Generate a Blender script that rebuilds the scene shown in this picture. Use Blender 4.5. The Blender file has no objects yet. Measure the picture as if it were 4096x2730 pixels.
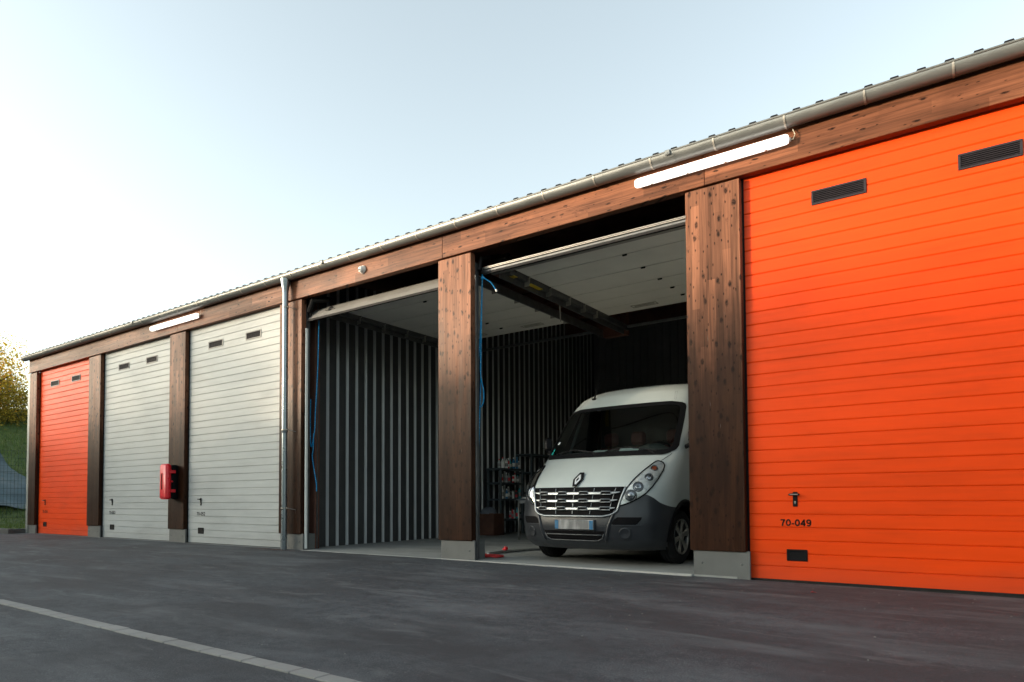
import bpy, math, random
import numpy as np
from mathutils import Vector, Matrix
random.seed(7); RNG = np.random.default_rng(7)
R = math.radians
scene = bpy.context.scene
col = scene.collection

# ------------------------------------------------------------------ camera
cam = bpy.data.cameras.new('camera'); camo = bpy.data.objects.new('camera', cam); col.objects.link(camo)
scene.camera = camo
cam.sensor_width = 36.0; cam.lens = 23.459; cam.shift_y = 0.1308
cam.clip_start = 0.05; cam.clip_end = 3000
yaw, pit, rol = R(-35.0203), R(2.0479), R(0.3261)
fw = Vector((math.sin(yaw)*math.cos(pit), math.cos(yaw)*math.cos(pit), math.sin(pit)))
rt = Vector((math.cos(yaw), -math.sin(yaw), 0)); up = rt.cross(fw)
r2 = rt*math.cos(rol) - up*math.sin(rol); u2 = rt*math.sin(rol) + up*math.cos(rol)
m = Matrix((r2, u2, -fw)).transposed().to_4x4(); m.translation = Vector((2.6117, -7.1206, 0.8339))
camo.matrix_world = m

# ------------------------------------------------------------------ light
SUN_EL, SUN_AZ = 6.5, 47.0           # azimuth: degrees left of the facade's normal, behind the camera
sd = Vector((-math.sin(R(SUN_AZ))*math.cos(R(SUN_EL)), -math.cos(R(SUN_AZ))*math.cos(R(SUN_EL)), math.sin(R(SUN_EL))))
world = bpy.data.worlds.new('World'); scene.world = world; world.use_nodes = True
wn = world.node_tree.nodes; wl = world.node_tree.links
sky = wn.new('ShaderNodeTexSky'); sky.sky_type = 'NISHITA'; sky.sun_disc = False
sky.sun_elevation = R(SUN_EL); sky.sun_rotation = math.atan2(sd.x, sd.y)
sky.air_density = 1.0; sky.dust_density = 2.5; sky.ozone_density = 1.2; sky.altitude = 100
hsv = wn.new('ShaderNodeHueSaturation'); hsv.inputs['Saturation'].default_value = 0.47; hsv.inputs['Value'].default_value = 1.0
wl.new(sky.outputs[0], hsv.inputs['Color'])
wm = wn.new('ShaderNodeMix'); wm.data_type = 'RGBA'; wm.blend_type = 'MULTIPLY'; wm.inputs[0].default_value = 1.0; wm.inputs[7].default_value = (.96, 1.0, .955, 1)
wl.new(hsv.outputs[0], wm.inputs[6]); wl.new(wm.outputs[2], wn['Background'].inputs[0]); wn['Background'].inputs[1].default_value = 0.15
sun = bpy.data.lights.new('sun', 'SUN'); sun.energy = 1.5; sun.angle = R(1.4); sun.color = (1.0, 0.79, 0.56)
suno = bpy.data.objects.new('sun', sun); col.objects.link(suno)
suno.rotation_euler = (-sd).to_track_quat('-Z', 'Y').to_euler(); suno.location = (-30, -30, 20)
scene.view_settings.view_transform = 'Standard'; scene.view_settings.look = 'None'
scene.view_settings.exposure = 2.2; scene.view_settings.gamma = 1.0
scene.cycles.max_bounces = 8; scene.cycles.transparent_max_bounces = 16

# ------------------------------------------------------------------ helpers
def tag(o, label=None, cat=None, group=None, kind=None):
    if label: o['label'] = label
    if cat: o['category'] = cat
    if group: o['group'] = group
    if kind: o['kind'] = kind
    return o
LOC = {}
def thing(name, loc, label, cat, group=None):
    o = bpy.data.objects.new(name, None); col.objects.link(o); o.location = loc; o.empty_display_size = .2
    LOC[o.name] = Vector(loc); return tag(o, label, cat, group)
class MB:
    def __init__(s): s.v = []; s.f = []; s.mi = []
    def quad(s, pts, mi=0):
        b = len(s.v); s.v += [tuple(p) for p in pts]; s.f.append(tuple(range(b, b+len(pts)))); s.mi.append(mi); return s
    def mesh(s, vs, fs, mi=0):
        b = len(s.v); s.v += [tuple(p) for p in vs]
        for f in fs: s.f.append(tuple(i+b for i in f)); s.mi.append(mi)
        return s
    def box(s, x0, x1, y0, y1, z0, z1, mi=0, bev=0.0):
        if x1 < x0: x0, x1 = x1, x0
        if y1 < y0: y0, y1 = y1, y0
        if z1 < z0: z0, z1 = z1, z0
        if bev <= 0:
            v = [(x0,y0,z0),(x1,y0,z0),(x1,y1,z0),(x0,y1,z0),(x0,y0,z1),(x1,y0,z1),(x1,y1,z1),(x0,y1,z1)]
            f = [(0,3,2,1),(4,5,6,7),(0,1,5,4),(1,2,6,5),(2,3,7,6),(3,0,4,7)]
            return s.mesh(v, f, mi)
        b = min(bev, (x1-x0)*.49, (y1-y0)*.49, (z1-z0)*.49)
        v = []; idx = {}
        for sx in (0,1):
            for sy in (0,1):
                for sz in (0,1):
                    X = (x0,x1)[sx]; Y = (y0,y1)[sy]; Z = (z0,z1)[sz]
                    ix = X+(b if sx==0 else -b); iy = Y+(b if sy==0 else -b); iz = Z+(b if sz==0 else -b)
                    for a, p in enumerate(((X,iy,iz),(ix,Y,iz),(ix,iy,Z))):
                        idx[(sx,sy,sz,a)] = len(v); v.append(p)
        f = []
        I = lambda *k: idx[k]
        f.append((I(0,0,0,0),I(0,0,1,0),I(0,1,1,0),I(0,1,0,0))); f.append((I(1,0,0,0),I(1,1,0,0),I(1,1,1,0),I(1,0,1,0)))
        f.append((I(0,0,0,1),I(1,0,0,1),I(1,0,1,1),I(0,0,1,1))); f.append((I(0,1,0,1),I(0,1,1,1),I(1,1,1,1),I(1,1,0,1)))
        f.append((I(0,0,0,2),I(0,1,0,2),I(1,1,0,2),I(1,0,0,2))); f.append((I(0,0,1,2),I(1,0,1,2),I(1,1,1,2),I(0,1,1,2)))
        for p in (0,1):
            for q in (0,1):
                f.append((I(p,q,0,0),I(p,q,0,1),I(p,q,1,1),I(p,q,1,0)))
                f.append((I(p,0,q,0),I(p,1,q,0),I(p,1,q,2),I(p,0,q,2)))
                f.append((I(0,p,q,1),I(1,p,q,1),I(1,p,q,2),I(0,p,q,2)))
                for r_ in (0,1): f.append((I(p,q,r_,0),I(p,q,r_,1),I(p,q,r_,2)))
        return s.mesh(v, f, mi)
    def tube(s, pts, r, n=8, mi=0, cap=True):
        pts = [Vector(p) for p in pts]; rs = r if hasattr(r, '__len__') else [r]*len(pts)
        b = len(s.v); prev = None
        for i, p in enumerate(pts):
            d = (pts[min(i+1,len(pts)-1)] - pts[max(i-1,0)]).normalized()
            if prev is None:
                a = d.cross(Vector((0,0,1)))
                if a.length < .05: a = d.cross(Vector((0,1,0)))
                a.normalize()
            else:
                a = (prev - d*prev.dot(d)).normalized()
            prev = a; c = d.cross(a)
            for k in range(n):
                t = 2*math.pi*k/n; s.v.append(tuple(p + (a*math.cos(t)+c*math.sin(t))*rs[i]))
        for i in range(len(pts)-1):
            for k in range(n):
                s.f.append((b+i*n+k, b+i*n+(k+1)%n, b+(i+1)*n+(k+1)%n, b+(i+1)*n+k)); s.mi.append(mi)
        if cap:
            s.f.append(tuple(b+k for k in range(n))[::-1]); s.mi.append(mi)
            s.f.append(tuple(b+(len(pts)-1)*n+k for k in range(n))); s.mi.append(mi)
        return s
    def lathe(s, prof, c, ax, n=24, mi=0):
        ax = Vector(ax).normalized(); a = ax.cross(Vector((0,0,1)))
        if a.length < .05: a = Vector((1,0,0))
        a.normalize(); w = ax.cross(a); c = Vector(c); b = len(s.v)
        for (h, r) in prof:
            for k in range(n):
                t = 2*math.pi*k/n; s.v.append(tuple(c + ax*h + (a*math.cos(t)+w*math.sin(t))*r))
        for i in range(len(prof)-1):
            for k in range(n):
                s.f.append((b+i*n+k, b+i*n+(k+1)%n, b+(i+1)*n+(k+1)%n, b+(i+1)*n+k)); s.mi.append(mi)
        return s
    def sweep(s, prof, path, mi=0, closed=False):
        """profile points as list of functions of x: extrude (y,z) profile from x=path[0] to path[1]"""
        b = len(s.v); k = len(prof)
        for x in path:
            for (y, z) in prof: s.v.append((x, y, z))
        for i in range(len(path)-1):
            for j in range(k-1 if not closed else k):
                s.f.append((b+i*k+j, b+(i+1)*k+j, b+(i+1)*k+(j+1)%k, b+i*k+(j+1)%k)); s.mi.append(mi)
        return s
    def build(s, name, mat, parent=None, smooth=False, loc=None, angle=None):
        me = bpy.data.meshes.new(name)
        root = parent
        while root is not None and root.parent is not None: root = root.parent
        off = LOC[root.name] if root is not None else (Vector(loc) if loc else Vector((0,0,0)))
        me.from_pydata([tuple(Vector(v)-off) for v in s.v], [], s.f)
        for mm in (mat if isinstance(mat, (list, tuple)) else [mat]): me.materials.append(mm)
        me.polygons.foreach_set('material_index', s.mi)
        if smooth or angle: me.polygons.foreach_set('use_smooth', [True]*len(s.f))
        me.update()
        if angle: me.set_sharp_from_angle(angle=R(angle))
        o = bpy.data.objects.new(name, me); col.objects.link(o)
        if parent is not None: o.parent = parent
        elif loc: o.location = loc
        LOC[o.name] = off
        return o

# ------------------------------------------------------------------ materials
def base(name):
    mt = bpy.data.materials.new(name); mt.use_nodes = True
    nt = mt.node_tree; return mt, nt, nt.nodes['Principled BSDF']
def N(nt, t, **kw):
    n = nt.nodes.new(t)
    for k, v in kw.items(): setattr(n, k, v)
    return n
def L(nt, a, b): nt.links.new(a, b)
def coords(nt, scale=(1,1,1), kind='Object', loc=(0,0,0)):
    tc = N(nt,'ShaderNodeTexCoord'); mp = N(nt,'ShaderNodeMapping'); mp.inputs['Scale'].default_value = scale
    mp.inputs['Location'].default_value = loc
    L(nt, tc.outputs[kind], mp.inputs[0]); return mp.outputs[0]
def noise(nt, vec, scale, detail=4, rough=.55, dist=0):
    n = N(nt,'ShaderNodeTexNoise'); n.inputs['Scale'].default_value = scale; n.inputs['Detail'].default_value = detail
    n.inputs['Roughness'].default_value = rough; n.inputs['Distortion'].default_value = dist
    L(nt, vec, n.inputs['Vector']); return n.outputs['Fac']
def ramp(nt, fac, stops, interp='LINEAR'):
    r = N(nt,'ShaderNodeValToRGB'); r.color_ramp.interpolation = interp
    e = r.color_ramp.elements
    while len(e) < len(stops): e.new(.5)
    for i, (p, c) in enumerate(stops):
        e[i].position = p; e[i].color = (c[0], c[1], c[2], 1) if hasattr(c,'__len__') else (c,c,c,1)
    L(nt, fac, r.inputs[0]); return r.outputs[0]
def mix(nt, a, b, fac, mode='MIX'):
    n = N(nt,'ShaderNodeMix'); n.data_type = 'RGBA'; n.blend_type = mode; n.clamp_factor = True
    for v, i in ((fac,0),(a,6),(b,7)):
        if hasattr(v,'is_linked') or hasattr(v,'links'): L(nt, v, n.inputs[i])
        elif hasattr(v,'__len__'): n.inputs[i].default_value = (v[0],v[1],v[2],1)
        else: n.inputs[i].default_value = v
    return n.outputs[2]
def math_(nt, op, a, b=None, c=None):
    n = N(nt,'ShaderNodeMath', operation=op)
    for i, v in enumerate((a,b,c)):
        if v is None: continue
        if hasattr(v,'links'): L(nt, v, n.inputs[i])
        else: n.inputs[i].default_value = v
    return n.outputs[0]
def bump(nt, bs, h, strength=.3, dist=.01, prev=None):
    b = N(nt,'ShaderNodeBump'); b.inputs['Strength'].default_value = strength; b.inputs['Distance'].default_value = dist
    L(nt, h, b.inputs['Height'])
    if prev is not None: L(nt, prev, b.inputs['Normal'])
    L(nt, b.outputs[0], bs.inputs['Normal']); return b.outputs[0]
def simple(name, c, rough=.5, metal=0, var=.12, scale=6, bmp=0, spec=.5, bscale=60):
    mt, nt, bs = base(name); v = coords(nt)
    f = noise(nt, v, scale, 5)
    lo = tuple(x*(1-var) for x in c); hi = tuple(min(1,x*(1+var)) for x in c)
    L(nt, ramp(nt, f, [(.3,lo),(.7,hi)]), bs.inputs['Base Color'])
    bs.inputs['Roughness'].default_value = rough; bs.inputs['Metallic'].default_value = metal
    bs.inputs['Specular IOR Level'].default_value = spec
    rr = ramp(nt, noise(nt, v, scale*2.3, 3), [(.3,max(0,rough-.07)),(.7,min(1,rough+.07))]); L(nt, rr, bs.inputs['Roughness'])
    if bmp: bump(nt, bs, noise(nt, v, bscale, 3), bmp, .01)
    return mt

def wood(name, axis, c=(.215,.092,.052), dark=(.024,.0085,.0045)):
    """stained glulam timber: strips, grain along axis, knots, pale scuffs"""
    mt, nt, bs = base(name)
    st = {'z': (1,1,.04), 'x': (.04,1,1)}[axis]
    oi = N(nt, 'ShaderNodeObjectInfo')
    tc = N(nt,'ShaderNodeTexCoord'); geo = N(nt,'ShaderNodeNewGeometry')
    add = N(nt,'ShaderNodeVectorMath', operation='ADD'); L(nt, tc.outputs['Object'], add.inputs[0]);
    sc = N(nt,'ShaderNodeVectorMath', operation='SCALE'); sc.inputs[0].default_value=(13.1,3.7,7.7); L(nt, oi.outputs['Random'], sc.inputs['Scale']); L(nt, sc.outputs[0], add.inputs[1])
    P = add.outputs[0]
    def mp(s):
        q = N(nt,'ShaderNodeMapping'); q.inputs['Scale'].default_value = s; L(nt, P, q.inputs[0]); return q.outputs[0]
    g1 = noise(nt, mp(tuple(a*b for a,b in zip(st,(38,38,38)))), 1.0, 6, .62, .6)
    g2 = noise(nt, mp(tuple(a*b for a,b in zip(st,(9,9,9)))), 1.0, 4, .55, .3)
    big = noise(nt, mp((.9,.9,.9)), 1.3, 4, .6)
    # glued strips
    sep = N(nt,'ShaderNodeSeparateXYZ'); L(nt, P, sep.inputs[0])
    u = sep.outputs['X'] if axis=='z' else sep.outputs['Z']; w = sep.outputs['Z'] if axis=='z' else sep.outputs['X']
    pitch_ = .085 if axis=='z' else .13
    cell = math_(nt,'FLOOR', math_(nt,'DIVIDE', u, pitch_))
    cell2 = math_(nt,'FLOOR', math_(nt,'ADD', math_(nt,'DIVIDE', w, 1.15), math_(nt,'MULTIPLY', cell, .37)))
    wnn = N(nt,'ShaderNodeTexWhiteNoise', noise_dimensions='2D'); cmb = N(nt,'ShaderNodeCombineXYZ'); L(nt, cell, cmb.inputs[0]); L(nt, cell2, cmb.inputs[1]); L(nt, cmb.outputs[0], wnn.inputs['Vector'])
    strip = ramp(nt, wnn.outputs['Value'], [(0,.60),(1,1.2)])
    # knots
    def knots(s, thr, off):
        cb_ = N(nt,'ShaderNodeCombineXYZ'); L(nt, math_(nt,'ADD', sep.outputs['X'], math_(nt,'MULTIPLY', sep.outputs['Y'], 1.3)), cb_.inputs[0]); L(nt, sep.outputs['Z'], cb_.inputs[1])
        q = N(nt,'ShaderNodeMapping'); q.inputs['Scale'].default_value = (s[0],s[2],1); q.inputs['Location'].default_value = off; L(nt, cb_.outputs[0], q.inputs[0])
        dn = N(nt,'ShaderNodeTexNoise'); dn.inputs['Scale'].default_value = 5; L(nt,q.outputs[0],dn.inputs['Vector'])
        mx = N(nt,'ShaderNodeMix'); mx.data_type='VECTOR'; mx.inputs[0].default_value=.12; L(nt,q.outputs[0],mx.inputs[4]); L(nt,dn.outputs['Color'],mx.inputs[5])
        vo = N(nt,'ShaderNodeTexVoronoi'); vo.voronoi_dimensions = '2D'; vo.inputs['Scale'].default_value = 1; vo.inputs['Randomness'].default_value = 1; L(nt, mx.outputs[1], vo.inputs['Vector'])
        pres = ramp(nt, vo.outputs['Color'], [(.25,0),(.3,1)])
        return math_(nt,'MULTIPLY', ramp(nt, vo.outputs['Distance'], [(thr*.45,1),(thr,0)]), pres)
    if axis=='z': k = knots((8.0,0,4.2), .17, (0,0,0)); k2 = knots((15,0,6.5), .12, (3.3,1,2))
    else: k = knots((2.6,0,7.5), .095, (0,0,0)); k2 = knots((4.5,0,15), .07, (3.3,1,2))
    kk = math_(nt,'MULTIPLY', math_(nt,'MAXIMUM', k, k2), ramp(nt, noise(nt, mp((30,30,30)), 1.0, 3), [(.35,.6),(.55,1)]))
    smudge = math_(nt,'MULTIPLY', ramp(nt, noise(nt, mp((11,11,5) if axis=='z' else (4,11,9)), 1.0, 5, .7), [(.60,0),(.72,.75)]), .8)
    colr = ramp(nt, g1, [(.28,tuple(x*.42 for x in c)),(.5,c),(.72,tuple(x*1.4 for x in c))])
    colr = mix(nt, colr, strip, 1.0, 'MULTIPLY')
    colr = mix(nt, colr, dark, ramp(nt, g2, [(.52,0),(.85,.55)]))
    # uprights turn darker and patchy towards the foot, with a ragged edge
    sz = N(nt,'ShaderNodeSeparateXYZ'); L(nt, geo.outputs['Position'], sz.inputs[0])
    if axis == 'z':
        rag = math_(nt,'MULTIPLY_ADD', big, 1.5, -.75)
        rag2 = math_(nt,'MULTIPLY_ADD', g2, 1.4, -.7)
        h = math_(nt,'ADD', math_(nt,'ADD', sz.outputs['Z'], rag), rag2)
        foot_dark = ramp(nt, math_(nt,'DIVIDE', h, 4.4), [(.34,.96),(.50,.85),(.62,.28),(.8,0)])
        patch = ramp(nt, noise(nt, mp((7,7,1.1)), 1.0, 5, .65), [(.42,0),(.62,1)])
        foot_col = mix(nt, tuple(x*.55 for x in dark), (.043,.0160,.0065), math_(nt,'MULTIPLY', patch, ramp(nt, g1, [(.35,.15),(.65,.85)])))
        colr = mix(nt, colr, foot_col, foot_dark)
        scr = noise(nt, mp((34,34,5)), 1.0, 2, .5)
        scf = math_(nt,'MULTIPLY', ramp(nt, scr, [(.70,0),(.76,1)]), ramp(nt, noise(nt, mp((2.2,2.2,1.2)), 1.0, 2), [(.5,0),(.62,.55)]))
        colr = mix(nt, colr, (.20,.17,.15), scf)
    else:
        colr = mix(nt, colr, tuple(x*1.6 for x in dark), ramp(nt, big, [(.5,0),(.75,.5)]))
    colr = mix(nt, colr, dark, smudge)
    colr = mix(nt, colr, tuple(x*.35 for x in dark), math_(nt,'MULTIPLY', kk, .95))
    L(nt, colr, bs.inputs['Base Color'])
    L(nt, ramp(nt, g2, [(.3,.34),(.7,.5)]), bs.inputs['Roughness'])
    bs.inputs['Specular IOR Level'].default_value = .10
    b1 = bump(nt, bs, g1, .25, .004); bump(nt, bs, kk, .12, .003, b1)
    return mt
M = {}
M['wood_v'] = wood('stained_timber_upright', 'z')
M['wood_h'] = wood('stained_timber_beam', 'x', c=(.185,.072,.037))
def door_paint(name, c, rough=.38):
    mt, nt, bs = base(name); v = coords(nt,(1,1,1))
    q = coords(nt,(1.2,4,26)); e = noise(nt, q, 2.2, 6, .65, .5)
    big = noise(nt, coords(nt,(.7,.7,1.6)), 1.0, 4, .6)
    streak = noise(nt, coords(nt,(1.4,1,14)), 1.0, 3, .5)
    f = math_(nt,'ADD', math_(nt,'MULTIPLY', big, .6), math_(nt,'MULTIPLY', streak, .4))
    cc = ramp(nt, f, [(.35,tuple(x*.86 for x in c)),(.5,c),(.68,tuple(min(1,x*1.07) for x in c))])
    # rain dirt at the bottom edge
    sz = N(nt,'ShaderNodeSeparateXYZ'); gg = N(nt,'ShaderNodeNewGeometry'); L(nt, gg.outputs['Position'], sz.inputs[0])
    dr = ramp(nt, math_(nt,'ADD', sz.outputs['Z'], math_(nt,'MULTIPLY', big, .5)), [(.22,.20),(.55,0)])
    cc = mix(nt, cc, (.10,.08,.065), dr)
    L(nt, cc, bs.inputs['Base Color'])
    L(nt, ramp(nt, e, [(.3,rough-.06),(.7,rough+.1)]), bs.inputs['Roughness']); bs.inputs['Specular IOR Level'].default_value = .14
    bump(nt, bs, e, .35, .0035)
    return mt
M['orange'] = door_paint('orange_door_paint', (.73,.057,.004))
M['white'] = door_paint('pale_grey_door_paint', (.385,.405,.405))
M['white_in'] = simple('door_inner_skin', (.72,.71,.66), .55, var=.06, scale=2)
def asphalt():
    mt, nt, bs = base('worn_asphalt')
    v = coords(nt,(1,1,1)); f = noise(nt, v, 170, 3, .7); g = noise(nt, v, 55, 3, .6)
    s = noise(nt, coords(nt,(.35,1.25,1)), 1.5, 6, .62, .4)      # dusty streaks along the roller's way
    s2 = noise(nt, coords(nt,(.8,2.6,1),loc=(4,2,0)), 1.3, 5, .66, .8)
    c = ramp(nt, f, [(.34,(.014,.016,.018)),(.5,(.054,.060,.067)),(.66,(.125,.132,.142))])
    c = mix(nt, c, (.028,.029,.033), ramp(nt, noise(nt, v, 9, 5, .7), [(.45,0),(.65,.6)]))
    c = mix(nt, c, (.034,.033,.036), ramp(nt, noise(nt, coords(nt,(.6,1,1)), .8, 5, .6), [(.42,0),(.60,.75)]))
    c = mix(nt, c, (.13,.137,.144), ramp(nt, s, [(.50,0),(.70,.60)]))
    c = mix(nt, c, (.15,.157,.16), ramp(nt, s2, [(.57,0),(.72,.5)]))
    vo = N(nt,'ShaderNodeTexVoronoi'); vo.inputs['Scale'].default_value = 26; L(nt, v, vo.inputs['Vector'])
    pres = ramp(nt, vo.outputs['Color'], [(.80,0),(.84,1)])
    grit = math_(nt,'MULTIPLY', ramp(nt, vo.outputs['Distance'], [(.09,1),(.14,0)]), pres)
    c = mix(nt, c, (.26,.255,.25), math_(nt,'MULTIPLY', grit, .4))
    L(nt, c, bs.inputs['Base Color'])
    L(nt, ramp(nt, s, [(.4,.8),(.7,.95)]), bs.inputs['Roughness']); bs.inputs['Specular IOR Level'].default_value = .35
    b = bump(nt, bs, g, .5, .006); bump(nt, bs, f, .6, .004, b)
    return mt
M['asphalt'] = asphalt()
def concrete(name, c, var=.25, rough=.75):
    mt, nt, bs = base(name); v = coords(nt)
    a = noise(nt, coords(nt,(.5,1.3,1)), 1.6, 6, .62, .5); b_ = noise(nt, v, 90, 3)
    cc = ramp(nt, a, [(.3,tuple(x*(1-var) for x in c)),(.55,c),(.75,tuple(x*(1+var*.6) for x in c))])
    cc = mix(nt, cc, tuple(x*.7 for x in c), ramp(nt, b_, [(.6,0),(.8,.4)]))
    L(nt, cc, bs.inputs['Base Color']); bs.inputs['Roughness'].default_value = rough
    bump(nt, bs, b_, .25, .003); return mt
M['slab'] = concrete('garage_concrete', (.25,.26,.25))
M['slab_edge'] = concrete('slab_lip', (.40,.40,.38))
M['paver'] = concrete('concrete_paver', (.215,.215,.205), .2, .85)
M['kerb'] = concrete('kerb_concrete', (.08,.078,.075), .3, .85)
M['plinth'] = simple('grey_plinth_plate', (.105,.11,.108), .5, .0, .10, 3, .08)
M['zinc'] = simple('galvanised_zinc', (.17,.18,.178), .40, .45, .07, 3, .0)
M['zinc_pipe'] = simple('zinc_pipe', (.26,.30,.33), .30, .8, .05, 3, .0)
M['alu'] = simple('aluminium', (.30,.29,.27), .42, .6, .05, 3)
M['bracket'] = simple('zinc_bracket', (.36,.345,.31), .45, .5, .1, 20)
M['galv'] = simple('galvanised_track', (.30,.31,.32), .4, .8, .2, 12)
M['galv_d'] = simple('dull_steel', (.10,.105,.11), .5, .6, .2, 8)
M['roof'] = simple('anthracite_roof_sheet', (.012,.013,.015), .8, .0, .15, 4, spec=.1)
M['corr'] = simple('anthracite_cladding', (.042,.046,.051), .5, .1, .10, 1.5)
M['corr_web_lit'] = simple('cladding_web_lit', (.42,.445,.46), .45, .1, .06, 1.5)  # daylight painted in: paler grey for the cladding webs that face the opening
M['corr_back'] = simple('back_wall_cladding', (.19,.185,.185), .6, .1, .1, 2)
M['soffit'] = simple('dark_roof_timber', (.10,.042,.028), .7, 0, .3, 3, .1)
M['black'] = simple('black_plastic', (.006,.006,.007), .5, 0, .2, 14, spec=.12)
M['rubber'] = simple('black_rubber', (.02,.02,.021), .8, 0, .2, 14, .1, spec=.15)
M['frit'] = simple('black_glass_border', (.008,.008,.009), .5, 0, .1, 14, spec=.12)
M['vent'] = simple('vent_grey_plastic', (.024,.021,.026), .5, 0, .1, 14, spec=.2)
M['vent_w'] = simple('vent_pale_grey', (.20,.20,.19), .5, 0, .1, 14)
M['flash'] = simple('grey_flashing', (.22,.23,.22), .45, .3, .1, 3)
M['red'] = simple('red_plastic', (.60,.009,.018), .33, 0, .06, 5)
M['red_d'] = simple('red_hose', (.45,.02,.02), .45, 0, .1, 9)
M['blue_rope'] = None
def rope_mat():
    mt, nt, bs = base('blue_rope_braid'); v = coords(nt)
    vo = N(nt,'ShaderNodeTexVoronoi'); vo.inputs['Scale'].default_value = 55; L(nt, v, vo.inputs['Vector'])
    L(nt, ramp(nt, vo.outputs['Distance'], [(.12,(.55,.75,.85)),(.25,(.0,.36,.70)),(.6,(.0,.24,.55))]), bs.inputs['Base Color'])
    bs.inputs['Roughness'].default_value = .7; return mt
M['blue_rope'] = rope_mat()
M['camwhite'] = simple('camera_white_plastic', (.80,.81,.78), .4, 0, .05, 14)
M['lens'] = simple('dark_lens', (.01,.01,.012), .12, 0, .1, 14)
def emis(name, c, e):
    mt, nt, bs = base(name); v = coords(nt)
    bs.inputs['Base Color'].default_value = (.8,.8,.8,1); bs.inputs['Emission Color'].default_value = (*c,1)
    L(nt, math_(nt,'MULTIPLY', ramp(nt, noise(nt, v, 3, 2), [(.3,.9),(.7,1.0)]), e), bs.inputs['Emission Strength'])
    bs.inputs['Roughness'].default_value = .3; return mt
M['lamp'] = emis('lit_diffuser', (1.0,.90,.80), .50)
M['lamp_body'] = simple('lamp_housing', (.55,.54,.52), .4, 0, .05, 14)
M['cable'] = simple('pale_cable', (.45,.42,.33), .5, 0, .05, 14)

# ------------------------------------------------------------------ ground
PB = 3.6491
X = lambda k: (k-5)*PB
def gz(x): t = min(1, max(0, (x+4)/7)); return -.035*t
def sheet(name, xs, ys, zf, mat, kind='structure'):
    mb = MB(); nx, ny = len(xs), len(ys)
    vs = [(x, y, zf(x, y)) for y in ys for x in xs]
    fs = [(j*nx+i, j*nx+i+1, (j+1)*nx+i+1, (j+1)*nx+i) for j in range(ny-1) for i in range(nx-1)]
    mb.mesh(vs, fs); o = mb.build(name, mat, smooth=True); tag(o, kind=kind); return o
BIG = [-900,-300,-100,-60,-40,-30,-24,-18.3,-12,-8,-4,-3,-2,-1,0,1,2,3,6,12,30,60,120,300,900]
o = sheet('yard_asphalt', BIG, [-900,-300,-60,-20,-8,-5,-3,-1,-.3,.02], lambda x,y: gz(x), M['asphalt'])
tag(o, 'dark worn asphalt yard in front of the garages')
mt_, nt_, bs_ = base('rough_grass_ground'); vv = coords(nt_)
c_ = ramp(nt_, noise(nt_, vv, 2.2, 6, .65), [(.3,(.028,.048,.012)),(.5,(.058,.095,.02)),(.7,(.11,.135,.033))])
c_ = mix(nt_, c_, (.16,.12,.05), ramp(nt_, noise(nt_, vv, .9, 4), [(.55,0),(.75,.5)])); L(nt_, c_, bs_.inputs['Base Color']); bs_.inputs['Roughness'].default_value = .9
bump(nt_, bs_, noise(nt_, vv, 14, 4), .8, .05); M['grass_g'] = mt_
# land behind and beside the garages, with the grass bank to the left
def bank(x, y):
    h = .10
    if x < -24: h = .3 + (-24-x)*.42
    if x < -36: h = .3+12*.42 + (-36-x)*.03
    elif -24 <= x < -22: h = .10 + (-22-x)*.1
    if y > 1.5: pass
    return h + .10*math.sin(x*1.7+y*.9) * (1 if x < -25 else 0)
xs = [-900,-300,-120,-60,-48,-42] + [-40+.8*i for i in range(27)] + [-18.25]
ys = [-.30,.0,.5,1,1.5,2,2.5,3,3.5,4,5,6,7,8,10,12,16,24,60,300,900]
o = sheet('grass_bank', xs, ys, bank, M['grass_g'])
o = sheet('grass_verge', [-900,-300,-120,-60,-48,-42]+[-40+.8*i for i in range(20)]+[-24.2], [-70,-40,-20,-12,-8,-6,-4,-2,-1,-.302], lambda x,y: bank(x,y)+.004, M['grass_g'])
o = sheet('ground', [-18.25,0,30,120,900], [11.3,30,300,900], lambda x,y: .05, M['grass_g'])
# kerb left of the building
mb = MB()
mb.box(-18.30,-18.205,-.299,.30,-.05,.118,bev=.01)
x = -18.055
for i in range(18):
    mb.box(x-.995, x, -.42, -.30, -.05, .125, bev=.012); x -= 1.0
tag(mb.build('kerb', M['kerb']), 'low concrete kerb left of the building', kind='structure')
# strip of pavers
mb = MB(); x = -24.0
while x < 9:
    w = .2+random.uniform(-.004,.004); dz = random.uniform(-.0015,.0015); dy = random.uniform(-.003,.003)
    g = gz(x); mb.box(x+.0018, x+w-.0018, -5.04+dy, -4.945+dy, g-.03, g+.008+dz, bev=.004); x += w
tag(mb.build('paving_strip', M['paver']), 'thin line of grey concrete pavers across the asphalt', kind='structure')
# interior slab
mb = MB(); mb.box(-18.24, .5, .012, 11.2, -.2, .0)
tag(mb.build('garage_floor', M['slab']), 'smooth concrete floor inside the open garages', kind='structure')
mb = MB()
xx = -6.66
while xx < .02:
    w = random.uniform(.06,.16); mb.box(xx, min(xx+w,.02), -.028-random.uniform(0,.014), .011, -.06, .003); xx += w
tag(mb.build('slab_edge', M['slab_edge']), 'pale ragged concrete edge of the garage floor', kind='structure')

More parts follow.
